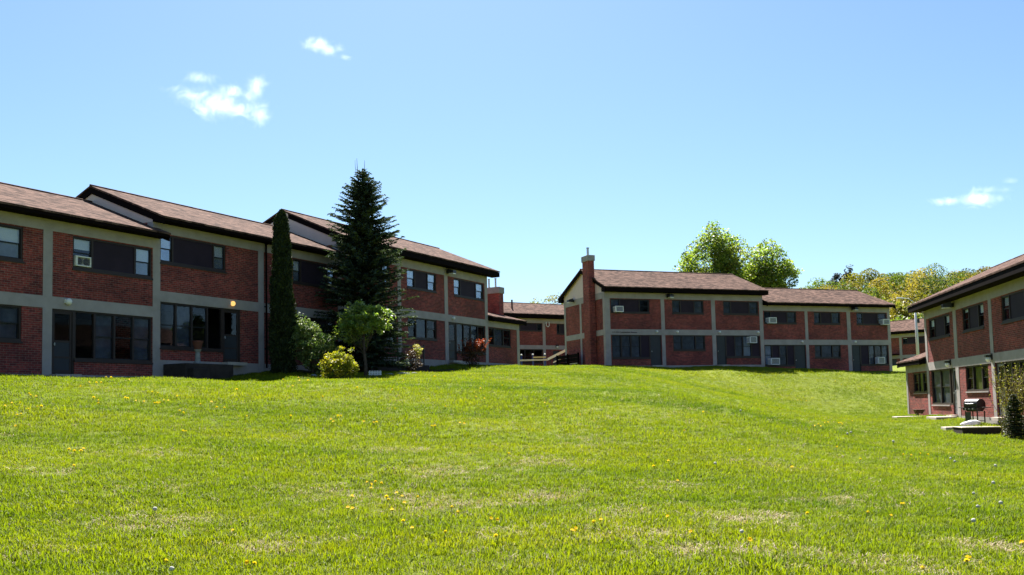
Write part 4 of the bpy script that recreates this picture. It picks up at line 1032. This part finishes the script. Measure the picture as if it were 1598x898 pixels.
for cx_, cy_ in fcen:
    zb = float(hill_z(np.array(cx_), np.array(cy_))) + 2.2
    if zb < 4 and fr_.random() < .5: continue
    k = fr_.random(); h = 4.5 + 6.5 * fr_.random() ** 1.4; rr2 = 4.2 + 2.6 * fr_.random(); n = 760
    if k < .13: col = np.array([.055, .085, .028])       # evergreen
    elif k < .34: col = np.array([.075, .115, .022])
    elif k < .72: col = np.array([.135, .140, .022])
    else: col = np.array([.165, .138, .034])
    nb_ = 7; cc = fr_.normal(size=(nb_, 3)); cc /= np.linalg.norm(cc, axis=1)[:, None]; cc *= np.array([.42, .42, .34]) * rr2; cc[:, 2] = np.abs(cc[:, 2]) * .9
    ci = fr_.integers(nb_, size=n); dd_ = fr_.normal(size=(n, 3)); dd_ /= np.linalg.norm(dd_, axis=1)[:, None]; p = cc[ci] + dd_ * rr2 * .52 * (.82 + .18 * fr_.random((n, 1))); p[:, 2] += h
    fV.append(p + np.array([cx_, cy_, zb])); t = np.clip(1 + .22 * fr_.normal(), .55, 1.6)
    fC.append(np.repeat((col * t)[None], n, 0) * (1 + .07 * fr_.normal(size=(nb_, 1)))[ci]); fS.append(np.full(n, .58))
P = np.concatenate(fV); V, F = leaves(P, np.concatenate(fS), .7, .35, rng=fr_)
wood = np_mesh('forest', V, F, LM['forest'], None, np.repeat(np.clip(np.concatenate(fC), .01, .6), 4, 0))
tag(wood, 'yellow green spring forest covering the far hill', 'forest', kind='stuff')
for i, (x_, y_, h_, lab) in enumerate(((122, 350, 15, 'dark pine on the hill crest, left of a close pair'), (127.5, 352, 17, 'dark pine on the hill crest, right of a close pair'))):
    z_ = float(hill_z(np.array(float(x_)), np.array(float(y_)))) + 2.0
    broad_tree('pine_tree', lab, (x_, y_, z_), h_, [(0, 0, h_ * .72, 2.4, 2.4, 3.0), (.8, 0, h_ * .9, 1.4, 1.4, 1.6)], None, .8,
               leaf_mat('pine_needle', [(.03, .038, .03), (.05, .055, .045)], .1, .7, .1, 'tint'), M['bark'], .3, 22, 34, 1.1, 90 + i, fork=.4, nlimb=12)
# near trees at the foot of the hill, seen past the end of the back row
for i, (x_, y_, h_, w_, mt, lab) in enumerate(((60.5, 150, 9.5, 3.4, 'maple', 'fresh green tree just past the right end of the back row'), (66, 160, 13.5, 4.2, 'pale', 'yellowing tree behind the street lamp'), (54.5, 165, 14.5, 4.0, 'pale', 'yellowing tree rising over the roof end of the back row'))):
    broad_tree('hillside_tree', lab, (x_, y_, 4.4), h_, [(0, 0, h_ * .62, w_, w_, h_ * .32), (w_ * .3, 0, h_ * .8, w_ * .6, w_ * .6, h_ * .2)], None, .5, LM['maple'] if mt == 'maple' else LM['fy'] if 'fy' in LM else LM['willow'], M['bark'], .22, 100, 60, 1.0, 60 + i, fork=.35, nlimb=20)

# right edge: willowy shrub and a small dark conifer
def willow(name, label, loc, H, Wd, n, seed):
    rng = np.random.default_rng(seed); r = empty(name, loc, 0, label, 'shrub'); t = MB(); cl = []
    for k in range(n):
        a = rng.random() * 6.283; sp = Wd * (rng.random() ** .7); h = H * (.55 + .5 * rng.random())
        b0 = np.array([rng.normal() * .22, rng.normal() * .22, -.05]); e = np.array([math.cos(a) * sp, math.sin(a) * sp, h]); m = b0 * .5 + e * .5 + np.array([-math.cos(a) * sp * .12, -math.sin(a) * sp * .12, h * .08])
        t.tube([b0, b0 * .75 + m * .25 + np.array([0, 0, .02]), m, e], [.013, .011, .008, .004], 5)
        for f in np.linspace(.22, 1, 16):
            q = (1 - f) ** 2 * b0 + 2 * f * (1 - f) * m + f * f * e; cl.append((*(q + rng.normal(size=3) * .03), .05, int(1 + 2.2 * rng.random())))
    crown('foliage', cl, .062, LM['willow'], r, aspect=.30, up=.1, hue=.15); t.build('stem', M['twig'], r); return r
willow('willow_shrub', 'wispy upright yellow green shrub at the right edge', at(17.25, 32.6), 2.45, .95, 110, 51)
conifer('young_conifer', 'small dark cone shaped evergreen at the right edge of the lawn', at(16.0, 30.2), 1.45, lambda t: .44 * (1 - t) ** 1.0 + .03, 52, LM['arbor'], M['bark'], whorl=.06, nb=9, leaders=0, sprig=.075, cat='shrub')

# ------------------------------------------------------------------ garden and yard things
# porch slab with a pot on its pedestal, left row
def local_thing(b, name, s, y, z, label, cat, group=None): return empty(name, b.world(s, y, z), b.yaw, label, cat, group)
t = MB(); t.box(-1.2, 1.2, -.45, .72, -.5, .34); t.box(-1.1, -.3, -.75, -.451, -.5, .15)
o = t.build('porch_slab', M['slabdark'], None, loc=L.world(5.95, -.75, 3.08), bevel=.02); o.rotation_euler[2] = LYAW
tag(o, 'low dark concrete porch slab below the lit wall lamp', 'porch slab')
p = local_thing(L, 'potted_pedestal', 5.75, -.75, 3.42, 'terracotta flower pot on a pale column pedestal in front of the windows', 'flower pot')
k = MB(); k.lathe([(.17, 0), (.17, .07), (.10, .12), (.085, .45), (.12, .52), (.14, .56)], (0, 0, 0), 16); k.build('pedestal', M['stone'], p, smooth=False)
k = MB(); k.lathe([(.12, .56), (.19, .82), (.205, .82), (.205, .89), (.18, .89), (.17, .84), (.05, .83)], (0, 0, 0), 18); k.build('pot', M['terracotta'], p)
# iron railing behind the small tree
p = local_thing(L, 'iron_railing', 18.0, -1.35, 3.72, 'black iron porch railing behind the ornamental tree', 'railing')
k = MB(); k.box(-2.3, 2.3, -.02, .02, .95, .99); k.box(-2.3, 2.3, -.015, .015, .12, .15); k.build('rail', M['black'], p)
k = MB(); n_ = 36
for i in range(n_): k.box(-2.25 + 4.5 * i / (n_ - 1) - .009, -2.25 + 4.5 * i / (n_ - 1) + .009, -.009, .009, .151, .949)
k.build('balusters', M['black'], p)
for x_ in (-2.3, 0.02, 2.3): k = MB(); k.box(x_ - .025, x_ + .025, -.025, .025, -.3, 1.06); k.build('post', M['black'], p)
t = MB(); t.box(-2.5, 2.5, -.8, .75, -.4, 0); o = t.build('porch_slab', M['slabdark'], None, loc=L.world(18.0, -.75, 3.72), bevel=.02); o.rotation_euler[2] = LYAW
tag(o, 'dark concrete porch slab under the iron railing', 'porch slab')
# planting bed soil and edging
bx_ = []
for i in range(25):
    for j in range(8): bx_.append(wp(LA, LYAW, 10.0 + 11.3 * i / 24, -2.75 + 2.7 * j / 7))
bx_ = np.array(bx_); bzz = sheet_z(bx_[:, 0], bx_[:, 1]) + .03 + .05 * np.sin(np.arange(len(bx_)) * 1.7) * (np.abs(np.arange(len(bx_)) % 8 - 3.5) < 3)
bi = np.arange(200).reshape(25, 8)
bed = np_mesh('planting_bed', np.c_[bx_, bzz], np.stack([bi[:-1, :-1], bi[1:, :-1], bi[1:, 1:], bi[:-1, 1:]], -1).reshape(-1, 4), M['soil']); tag(bed, kind='structure')
p = empty('picket_edging', at(-5.62, 38.35, .0), R(15), 'tiny white picket edging in the shade below the spruce', 'garden edging')
k = MB()
for i in range(8): k.prism([(-.24 + i * .065, 0, 0), (-.20 + i * .065, 0, 0), (-.20 + i * .065, 0, .20), (-.22 + i * .065, 0, .24), (-.24 + i * .065, 0, .20)], (0, .014, 0))
k.build('picket', M['white'], p); k = MB(); k.box(-.26, .27, .015, .025, .06, .085); k.box(-.26, .27, .015, .025, .15, .175); k.build('rail', M['white'], p)
srng = np.random.default_rng(5)
def boulder(name, label, loc, sx, sy, sz, mat, seed, group=None, cat='stone'):
    bm = bmesh.new(); bmesh.ops.create_icosphere(bm, subdivisions=2, radius=1.0); q = np.random.default_rng(seed); ph = q.random(6) * 6.28
    for v in bm.verts:
        c = v.co; f = 1 + .16 * math.sin(c.x * 3 + ph[0]) + .14 * math.sin(c.y * 3.7 + ph[1]) + .12 * math.sin(c.z * 4.1 + c.x * 2 + ph[2])
        v.co = Vector((c.x * sx * f, c.y * sy * f, c.z * sz * f))
    me = bpy.data.meshes.new(name); bm.to_mesh(me); bm.free(); me.materials.append(mat)
    for p_ in me.polygons: p_.use_smooth = True
    o = bpy.data.objects.new(name, me); COL.objects.link(o); o.location = loc; return tag(o, label, cat, group)
for i, (x_, y_, s_) in enumerate(((-5.15, 39.3, .11), (-4.72, 39.9, .13), (-4.25, 40.5, .11), (-7.95, 37.6, .10), (-7.55, 37.5, .08), (-4.55, 40.9, .09))):
    boulder('edging_stone', 'pale edging stone at the rim of the spruce bed', at(x_, y_, .03), s_ * 1.5, s_, s_ * .6, M['stone'], 100 + i, 'stones edging the spruce bed')

# ---- right side
g = empty('barbecue_grill', at(19.0, 38.9), R(-68), 'black cart barbecue grill against the sunlit brick', 'grill')
k = MB(); n_ = 12
prof = [(-.25, .72), (-.25, .82)] + [(-.25 * math.cos(q_), .84 + .22 * math.sin(q_)) for q_ in np.linspace(.1, math.pi - .1, 15)] + [(.25, .82), (.25, .72)]
k.prism([(-.33, y_, z_) for y_, z_ in prof], (.66, 0, 0)); k.build('lid', M['black'], g, bevel=.015)
k = MB(); k.hexa([(-.33, -.25, .715), (.33, -.25, .715), (.33, .25, .715), (-.33, .25, .715)], [(-.25, -.16, .54), (.25, -.16, .54), (.25, .16, .54), (-.25, .16, .54)]); k.build('firebox', M['black'], g)
k = MB(); k.tube([(-.2, -.30, .86), (.2, -.30, .86)], .016); k.tube([(-.2, -.25, .86), (-.2, -.30, .86)], .012); k.tube([(.2, -.25, .86), (.2, -.30, .86)], .012); k.build('handle', M['steel'], g)
for sx_ in (-1, 1):
    k = MB(); k.box(min(sx_ * .345, sx_ * .64), max(sx_ * .345, sx_ * .64), -.2, .2, .69, .72); k.build('side_shelf', M['black'], g, bevel=.006)
k = MB(); k.box(-.33, .33, -.30, -.252, .60, .70); k.build('control_panel', M['black'], g)
for x_ in (-.18, 0, .18): k = MB(); k.tube([(x_, -.305, .65), (x_, -.335, .65)], .026, 10); k.build('knob', M['steel'], g)
for x_ in (-.29, .29):
    for y_ in (-.2, .2): k = MB(); k.box(x_ - .018, x_ + .018, y_ - .018, y_ + .018, .06, .56); k.build('leg', M['black'], g)
k = MB(); k.box(-.31, .31, -.22, .22, .14, .17); k.build('bottom_shelf', M['black'], g)
k = MB(); k.box(-.305, -.02, -.215, -.2, .18, .53); k.build('front_panel', plain('dark_green_panel', (.03, .045, .035), .5), g)
for y_ in (-.24, .24): k = MB(); k.tube([(-.29, y_ - .02, .08), (-.29, y_ + .02, .08)], .08, 14); k.build('wheel', M['black'], g)
o = boulder('sack', 'crumpled white sack lying on the walk beside the grill', at(18.4, 38.1, .10), .34, .20, .14, M['sack'], 9, None, 'sack')
def slab_thing(name, label, cat, x0, x1, y0, y1, h, mat, rz=0.0, dz=0.0):
    cx_, cy_ = (x0 + x1) / 2, (y0 + y1) / 2; k = MB(); k.box(-(x1 - x0) / 2, (x1 - x0) / 2, -(y1 - y0) / 2, (y1 - y0) / 2, -.35, h)
    o = k.build(name, mat, None, loc=at(cx_, cy_, dz), bevel=.015); o.rotation_euler[2] = rz; return tag(o, label, cat)
slab_thing('walkway_slab', 'short pale concrete walk by the one-storey end', 'walkway', 19.0, 20.9, 46.6, 47.5, .08, M['slab'], R(-6))
slab_thing('walkway_slab', 'pale concrete walk in front of the grill', 'walkway', 17.1, 18.95, 37.2, 37.9, .06, M['slab'], R(-9))
slab_thing('door_step', 'concrete step below the grey storm door', 'step', 19.2, 20.1, 42.6, 44.2, .10, M['slab'], R(-9))
w_ = empty('retaining_wall', at(17.5, 35.5), R(-9), 'low dark block retaining wall with a pale flat top', 'retaining wall')
k = MB(); k.box(-.45, 1.35, -.08, .12, -.4, .27); k.box(-.65, -.451, -.08, 1.1, -.4, .27); k.build('block', M['slabdark'], w_, bevel=.02)
k = MB(); k.box(-.67, 1.37, -.095, .13, .273, .31); k.box(-.67, -.44, .131, 1.12, .273, .31); k.build('coping', M['slab'], w_, bevel=.012)
# rusty wheelbarrow at the end wall
w_ = empty('wheelbarrow', at(20.85, 48.6), R(75), 'small rusty wheelbarrow at the foot of the one-storey brick end', 'wheelbarrow')
k = MB(); k.hexa([(-.22, -.17, .16), (.18, -.17, .16), (.18, .17, .16), (-.22, .17, .16)], [(-.30, -.25, .36), (.30, -.25, .36), (.30, .25, .36), (-.30, .25, .36)]); k.build('tray', M['rust'], w_, bevel=.01)
for y_ in (-.17, .17): k = MB(); k.tube([(.42, y_ * .4, .12), (0, y_, .15), (-.62, y_ * 1.2, .34)], .016, 6); k.build('handle', M['rust'], w_)
for y_ in (-.17, .17): k = MB(); k.tube([(-.22, y_, .16), (-.27, y_, 0)], .014, 6); k.build('leg', M['black'], w_)
k = MB(); k.tube([(.42, -.035, .12), (.42, .035, .12)], .12, 16); k.build('wheel', M['black'], w_)
# street lamp behind the right row
s_ = empty('street_lamp', at(34.5, 80.0), 0, 'pale street lamp pole with a curved arm, behind the right row', 'street lamp')
zb_ = s_.location.z
k = MB(); k.tube([(0, 0, -.3), (0, 0, 3.2), (-.03, 0, 8.8 - zb_ + .6)], [.13, .115, .07], 12); k.build('pole', M['polemetal'], s_, smooth=True)
k = MB(); k.tube([(-.03, 0, 9.2 - zb_), (-.25, 0, 9.62 - zb_), (-.6, 0, 9.86 - zb_), (-1.05, 0, 9.9 - zb_)], [.045, .04, .035, .03], 8); k.build('arm', M['polemetal'], s_, smooth=True)
k = MB(); k.box(-1.55, -1.0, -.12, .12, 9.84 - zb_, 9.97 - zb_); k.build('lamp_head', M['polemetal'], s_, bevel=.04)
k = MB(); k.box(.09, .26, -.1, .1, 7.75 - zb_, 8.15 - zb_); k.tube([(0, 0, 7.95 - zb_), (.12, 0, 7.95 - zb_)], .03); k.build('control_box', M['black'], s_)
# guard rail, stair rail and board screen in the gap
gr = empty('guard_rail', at(1.75, 80.0), 0, 'rail of blue posts with white caps and pale boards in the gap', 'guard rail'); zb_ = gr.location.z
for x_ in (-.98, 0, 1.02):
    k = MB(); k.tube([(x_, 0, -.3), (x_, 0, 5.78 - zb_)], .075, 10); o = k.build('post', M['blue'], gr)
    k = MB(); k.lathe([(.05, -.04), (.085, 0), (.08, .05), (.03, .10)], (x_, 0, 5.80 - zb_), 10); k.build('cap', M['white'], o)
k = MB(); k.box(-1.2, 1.2, -.10, -.078, 5.28 - zb_, 5.42 - zb_); k.build('board', M['wood'], gr)
k = MB(); k.box(0, 1.1, -.10, -.078, 5.52 - zb_, 5.64 - zb_); k.build('board', M['rail'], gr, 'yellowed short upper board')
sr_ = empty('stair_railing', at(3.6, 76.5), 0, 'white slanted stair railing beside the board screen', 'stair railing'); zb_ = sr_.location.z
k = MB(); k.hexa([(-.75, -.06, 5.12 - zb_), (1.2, -.06, 6.02 - zb_), (1.2, .06, 6.02 - zb_), (-.75, .06, 5.12 - zb_)], [(-.75, -.06, 5.32 - zb_), (1.2, -.06, 6.24 - zb_), (1.2, .06, 6.24 - zb_), (-.75, .06, 5.32 - zb_)]); k.build('top_rail', M['white'], sr_)
k = MB(); k.hexa([(-.3, -.05, 4.90 - zb_), (1.2, -.05, 5.60 - zb_), (1.2, .05, 5.60 - zb_), (-.3, .05, 4.90 - zb_)], [(-.3, -.05, 5.0 - zb_), (1.2, -.05, 5.70 - zb_), (1.2, .05, 5.70 - zb_), (-.3, .05, 5.0 - zb_)]); k.build('lower_rail', M['white'], sr_)
for x_ in (-.5, .3, 1.1): k = MB(); k.box(x_ - .035, x_ + .035, -.035, .035, -.3, 5.12 - zb_ + (x_ + .75) * .46); k.build('post', M['black'], sr_)
f_ = empty('board_screen', B.world(-1.15, 4.9, 4.2), BYAW + R(90), 'dark board screen against the gable end beside the tall chimney', 'fence')
k = MB()
for i in range(5): k.box(-1.9, 2.0, -.012, .012, -.3 + i * .27, -.3 + i * .27 + .25)
k.build('board', M['fascia'], f_)
for x_ in (-1.85, 0, 1.95): k = MB(); k.box(x_ - .05, x_ + .05, .013, .11, -.6, 1.1); k.build('post', M['fascia'], f_)
k = MB(); k.box(-1.9, -.3, .013, .04, .30, .36); k.build('rail', M['slab'], f_)
# white lamp guard on the far building
k = TB(Db); k.tub([(.18, -.12, 9.72), (.18, -.14, 9.38), (.28, -.14, 9.25), (.42, -.14, 9.25), (.52, -.14, 9.38), (.52, -.12, 9.72)], .035); k.tub([(.18, -.12, 9.6), (.18, 0, 9.6)], .03); k.build('lamp_guard', M['white'], Db.root)

# ------------------------------------------------------------------ dandelions
YM = leaf_mat('dandelion_yellow', [(.70, .52, .012), (.80, .62, .02)], .45, .7, .1, None, (1, 1, 1))
WM = plain('seed_head_white', (.40, .39, .35), .8, .05, 20.0, .1)
SG = plain('flower_stem', (.12, .16, .03), .6, .1, 20.0, .2)
def flower_mesh(name, mat, dome):
    k = MB(); n = 14; r = .024
    for ring, (rad, z, tilt) in enumerate(((r, .0, .004), (r * .7, .006, .008), (r * .4, .011, .008))):
        for i in range(n):
            a = 6.283 * (i + ring * .5) / n; b = a + .36; c_ = a - .36
            k.add([(0, 0, z), (rad * .7 * math.cos(c_), rad * .7 * math.sin(c_), z + tilt), (rad * math.cos(a), rad * math.sin(a), z + tilt * 1.2), (rad * .7 * math.cos(b), rad * .7 * math.sin(b), z + tilt)], [(0, 1, 2, 3)])
    if dome: k.lathe([(.004, -.018), (.02, -.01), (.024, .004), (.018, .018), (.006, .024)], (0, 0, .0), 10)
    k.lathe([(.004, -.012), (.011, -.006), (.012, .001)], (0, 0, 0), 8)
    k.tube([(.006, 0, -.10), (.002, 0, -.05), (0, 0, -.005)], .003, 5)
    me = bpy.data.meshes.new(name); me.from_pydata(k.v, [], k.f); me.materials.append(mat); me.materials.append(SG)
    for p_ in me.polygons[-16:]: p_.material_index = 1
    return me
FM = flower_mesh('dandelion', YM, False); FW = flower_mesh('seed_head', WM, True)
#@@DANDELIONS
YELLOW = [(-11.34, 22.05), (-11.22, 21.90), (-11.07, 21.85), (-12.50, 28.90), (-12.39, 29.00), (-11.28, 25.05), (-11.09, 25.05), (-10.98, 25.10), (-11.07, 24.10), (-10.94, 20.55), (-10.83, 20.70), (-10.90, 20.20), (-10.29, 20.00), (-10.26, 20.30), (-10.22, 20.40), (-10.19, 19.35), (-10.16, 19.45), (-9.74, 18.45), (-7.73, 16.40), (-7.54, 16.20), (-7.43, 16.20), (-7.50, 16.45), (-6.78, 14.55), (-9.31, 22.60), (-9.21, 22.50), (-8.90, 22.20), (-8.65, 22.05), (-8.38, 22.00), (-8.32, 22.00), (-8.25, 22.00), (-8.33, 22.45), (-8.19, 22.35), (-8.28, 23.20), (-10.00, 22.45), (-9.65, 21.90), (-9.42, 21.40), (-10.77, 26.40), (-7.19, 22.45), (-6.86, 21.80), (-6.67, 21.75), (-7.31, 24.90), (-5.88, 20.75), (-6.47, 18.45), (-6.41, 18.45), (-3.37, 9.15), (-3.19, 10.70), (-2.62, 9.25), (-2.55, 9.25), (-7.33, 22.05), (-7.46, 21.05), (-7.32, 20.90), (-9.07, 23.65), (-8.85, 23.45), (-8.10, 35.55), (-6.28, 27.70), (-6.16, 26.30), (-6.02, 27.65), (-7.99, 32.75), (-4.87, 24.05), (-4.01, 20.70), (-3.91, 20.45), (-3.93, 21.10), (-3.87, 21.10), (-3.26, 20.50), (-3.03, 20.35), (-2.97, 20.40), (-2.78, 22.10), (-3.30, 25.75), (-4.28, 25.85), (-3.59, 30.85), (-2.90, 34.90), (-1.67, 23.15), (-1.01, 25.35), (-0.77, 25.00), (-0.95, 27.40), (-0.33, 28.40), (-1.17, 20.45), (-1.08, 20.45), (-1.74, 20.00), (-1.67, 19.95), (-2.22, 14.20), (-2.14, 14.05), (-2.11, 14.30), (-2.00, 14.15), (-2.10, 13.80), (-2.25, 13.05), (-2.16, 12.20), (-2.09, 12.15), (-1.68, 13.40), (-1.58, 13.20), (-1.79, 13.15), (-1.73, 12.90), (-1.49, 12.70), (-1.35, 13.05), (-1.57, 12.05), (-1.20, 10.95), (-1.35, 11.35), (-0.79, 10.55), (-0.72, 11.85), (-0.83, 12.30), (-0.22, 10.20), (-0.22, 11.15), (-0.30, 11.30), (-4.95, 20.95), (-0.11, 16.95), (0.80, 24.10), (0.96, 24.45), (1.57, 22.35), (0.88, 10.80), (0.97, 10.90), (0.60, 10.30), (0.64, 10.30), (0.65, 10.45), (2.35, 16.05), (2.48, 14.50), (2.73, 16.85), (1.86, 10.15), (14.84, 61.70), (3.80, 21.10), (4.99, 24.85), (4.59, 18.45), (2.35, 9.60), (1.77, 11.10), (8.23, 25.85), (8.58, 26.65), (8.44, 26.00), (9.13, 27.75), (9.34, 28.10), (9.66, 28.10), (9.80, 28.30), (9.73, 28.00), (17.63, 58.45), (17.91, 58.65), (18.21, 58.65), (8.77, 20.95), (9.18, 21.45), (9.49, 21.75), (8.53, 20.80), (5.13, 12.65), (5.18, 12.70), (4.40, 11.90), (4.61, 11.70), (4.36, 9.20), (4.29, 9.10), (3.59, 8.45), (3.60, 11.75), (4.85, 16.60), (7.23, 21.25), (10.56, 29.50), (24.76, 65.30), (22.22, 59.35), (7.17, 19.65), (22.07, 64.50), (22.19, 63.70), (24.01, 66.85), (22.22, 66.60), (5.51, 10.40), (4.24, 9.00)]
WHITE = [(-4.43, 11.65), (-3.19, 8.80), (2.39, 10.10), (6.30, 26.20), (3.52, 16.65), (7.28, 15.10), (6.12, 12.60), (6.63, 13.00), (8.33, 16.55), (9.91, 21.55), (9.38, 20.20), (10.16, 20.05), (9.75, 24.35), (8.81, 25.00), (9.03, 25.35), (5.55, 11.55)]
frng = np.random.default_rng(8)
for mesh, spots, nm, lab, grp in ((FM, YELLOW, 'dandelion', 'yellow dandelion flowering in the lawn', 'dandelions in the lawn'), (FW, WHITE, 'seed_head', 'round white dandelion seed head in the lawn', 'white seed heads in the lawn')):
    for x_, y_ in spots:
        o = bpy.data.objects.new(nm, mesh); COL.objects.link(o); k_ = float(np.interp(y_, [10, 40], [1.1, 1.5])) * (.85 + .3 * frng.random())
        o.location = at(x_, y_, .085 + .02 * frng.random()); o.scale = (k_, k_, k_); o.rotation_euler = (-.35 + .3 * frng.normal(), .3 * frng.normal(), frng.random() * 6.28)
        tag(o, lab, 'dandelion' if nm == 'dandelion' else 'seed head', grp)
# ------------------------------------------------------------------ clouds
def cloud(name, label, loc, half, blobs, seed, dens=.045, scale=(1, 1, 1)):
    """ragged cloud: volume density from soft lobes broken up by noise"""
    m, nt, out = new_mat('cloud_vapour')
    tc = N(nt, 'ShaderNodeTexCoord'); acc = None
    for bx, by, bz, rx, ry, rz, amp in blobs:
        mp = N(nt, 'ShaderNodeMapping'); mp.vector_type = 'TEXTURE'; mp.inputs['Location'].default_value = (bx, by, bz); mp.inputs['Scale'].default_value = (rx * 1.5, ry * 1.4, rz * 1.5)
        nt.links.new(tc.outputs['Object'], mp.inputs['Vector'])
        ln = N(nt, 'ShaderNodeVectorMath', operation='LENGTH'); nt.links.new(mp.outputs[0], ln.inputs[0])
        mr = N(nt, 'ShaderNodeMapRange'); mr.inputs['From Min'].default_value = 1.0; mr.inputs['From Max'].default_value = 0.0; mr.inputs['To Max'].default_value = amp
        nt.links.new(ln.outputs['Value'], mr.inputs['Value'])
        if acc is None: acc = mr.outputs[0]
        else:
            mx = N(nt, 'ShaderNodeMath', operation='MAXIMUM'); nt.links.new(acc, mx.inputs[0]); nt.links.new(mr.outputs[0], mx.inputs[1]); acc = mx.outputs[0]
    no = N(nt, 'ShaderNodeTexNoise', Scale=.085, Detail=10.0, Roughness=.7); no.inputs['Distortion'].default_value = 1.2
    of = N(nt, 'ShaderNodeMapping'); of.inputs['Location'].default_value = (seed * 13.1, seed * 7.7, seed * 3.3)
    nt.links.new(tc.outputs['Object'], of.inputs['Vector']); nt.links.new(of.outputs[0], no.inputs['Vector'])
    a1 = N(nt, 'ShaderNodeMath', operation='MULTIPLY_ADD'); nt.links.new(no.outputs['Fac'], a1.inputs[0]); a1.inputs[1].default_value = 2.3; nt.links.new(acc, a1.inputs[2])
    m2 = N(nt, 'ShaderNodeMapRange'); m2.interpolation_type = 'SMOOTHSTEP'; m2.inputs['From Min'].default_value = 1.50; m2.inputs['From Max'].default_value = 2.9; m2.inputs['To Max'].default_value = dens
    nt.links.new(a1.outputs[0], m2.inputs['Value'])
    gt = N(nt, 'ShaderNodeMath', operation='GREATER_THAN'); nt.links.new(acc, gt.inputs[0]); gt.inputs[1].default_value = .02
    m3 = N(nt, 'ShaderNodeMath', operation='MULTIPLY'); nt.links.new(m2.outputs[0], m3.inputs[0]); nt.links.new(gt.outputs[0], m3.inputs[1])
    vs = N(nt, 'ShaderNodeVolumePrincipled'); vs.inputs['Color'].default_value = (1, 1, 1, 1); vs.inputs['Anisotropy'].default_value = .45
    nt.links.new(m3.outputs[0], vs.inputs['Density']); nt.links.new(vs.outputs[0], out.inputs['Volume'])
    bm = bmesh.new(); bmesh.ops.create_icosphere(bm, subdivisions=3, radius=1.0)
    for v in bm.verts: v.co = Vector((v.co.x * half[0], v.co.y * half[1], v.co.z * half[2]))
    me = bpy.data.meshes.new(name); bm.to_mesh(me); bm.free(); me.materials.append(m)
    o = bpy.data.objects.new(name, me); COL.objects.link(o); o.location = loc
    o.scale = scale; return tag(o, label, 'cloud')
cloud('cloud', 'largest ragged white cloud, hook shaped, upper left sky', (-274, 900, 308), (66, 22, 42),
      [(-24, 0, 2, 24, 10, 10, .9), (-6, 0, -6, 26, 12, 13, 1.15), (14, 0, -10, 22, 11, 10, .95), (26, 0, 8, 12, 10, 11, 1.0), (20, 0, 0, 10, 8, 9, .95), (30, 0, -14, 13, 9, 12, 1.0), (-22, 0, 16, 18, 8, 6, .95), (-42, 0, 8, 14, 7, 4, .8), (4, 0, 4, 16, 10, 8, 1.0)], 1, scale=(1.14, 1, 1.22))
cloud('cloud', 'small wedge shaped white cloud highest in the sky', (-174, 900, 355), (32, 13, 21),
      [(-8, 0, 3, 13, 9, 8, 1.3), (2, 0, -2, 13, 8, 6, 1.15), (15, 0, -9, 9, 6, 3.5, .9), (-13, 0, 8, 5, 5, 4, .9)], 2, scale=(1.08, 1, 1.1))
cloud('cloud', 'flat elongated white cloud low on the right', (446, 900, 194), (46, 14, 17),
      [(8, 0, -3, 19, 10, 6.5, 1.35), (-16, 0, -4, 16, 7, 3.6, 1.2), (14, 0, 3, 17, 7, 4, 1.0), (31, 0, 9, 8, 5, 3, .85)], 3, dens=.06, scale=(1.3, 1, 1.4))
# ------------------------------------------------------------------ light, sky, render settings
sun_az, sun_el = math.atan2(-.083, .763), math.atan2(1.0, math.hypot(.083, .763))
sd_ = Vector((-.083, .763, 1.0)).normalized()
sun = bpy.data.lights.new('sun', 'SUN'); sun.energy = 5.0; sun.angle = R(.5); sun.color = (1.0, .955, .88)
so_ = bpy.data.objects.new('sun', sun); COL.objects.link(so_); so_.location = (0, 0, 60)
so_.rotation_euler = (-sd_).to_track_quat('-Z', 'Y').to_euler()
world = bpy.data.worlds.new('World'); scene.world = world; world.use_nodes = True
wn = world.node_tree; wn.nodes.clear()
sky = wn.nodes.new('ShaderNodeTexSky'); sky.sky_type = 'NISHITA'; sky.sun_disc = False
sky.sun_elevation = sun_el; sky.sun_rotation = sun_az; sky.altitude = 100; sky.air_density = 1.0; sky.dust_density = .6; sky.ozone_density = 1.6
bg = wn.nodes.new('ShaderNodeBackground'); bg.inputs['Strength'].default_value = .039
wo = wn.nodes.new('ShaderNodeOutputWorld'); tint = wn.nodes.new('ShaderNodeMix'); tint.data_type = 'RGBA'; tint.blend_type = 'MULTIPLY'; tint.inputs[0].default_value = 1.0; tint.inputs[7].default_value = (.785, .945, 1.07, 1)
wn.links.new(sky.outputs[0], tint.inputs[6]); wn.links.new(tint.outputs[2], bg.inputs[0]); wn.links.new(bg.outputs[0], wo.inputs[0])
scene.view_settings.view_transform = 'Standard'; scene.view_settings.look = 'None'; scene.view_settings.gamma = 1.0
scene.view_settings.use_curve_mapping = False; scene.view_settings.exposure = 2.0
scene.cycles.max_bounces = 8; scene.cycles.diffuse_bounces = 3; scene.cycles.transparent_max_bounces = 12; scene.cycles.volume_bounces = 1
scene.cycles.use_denoising = True
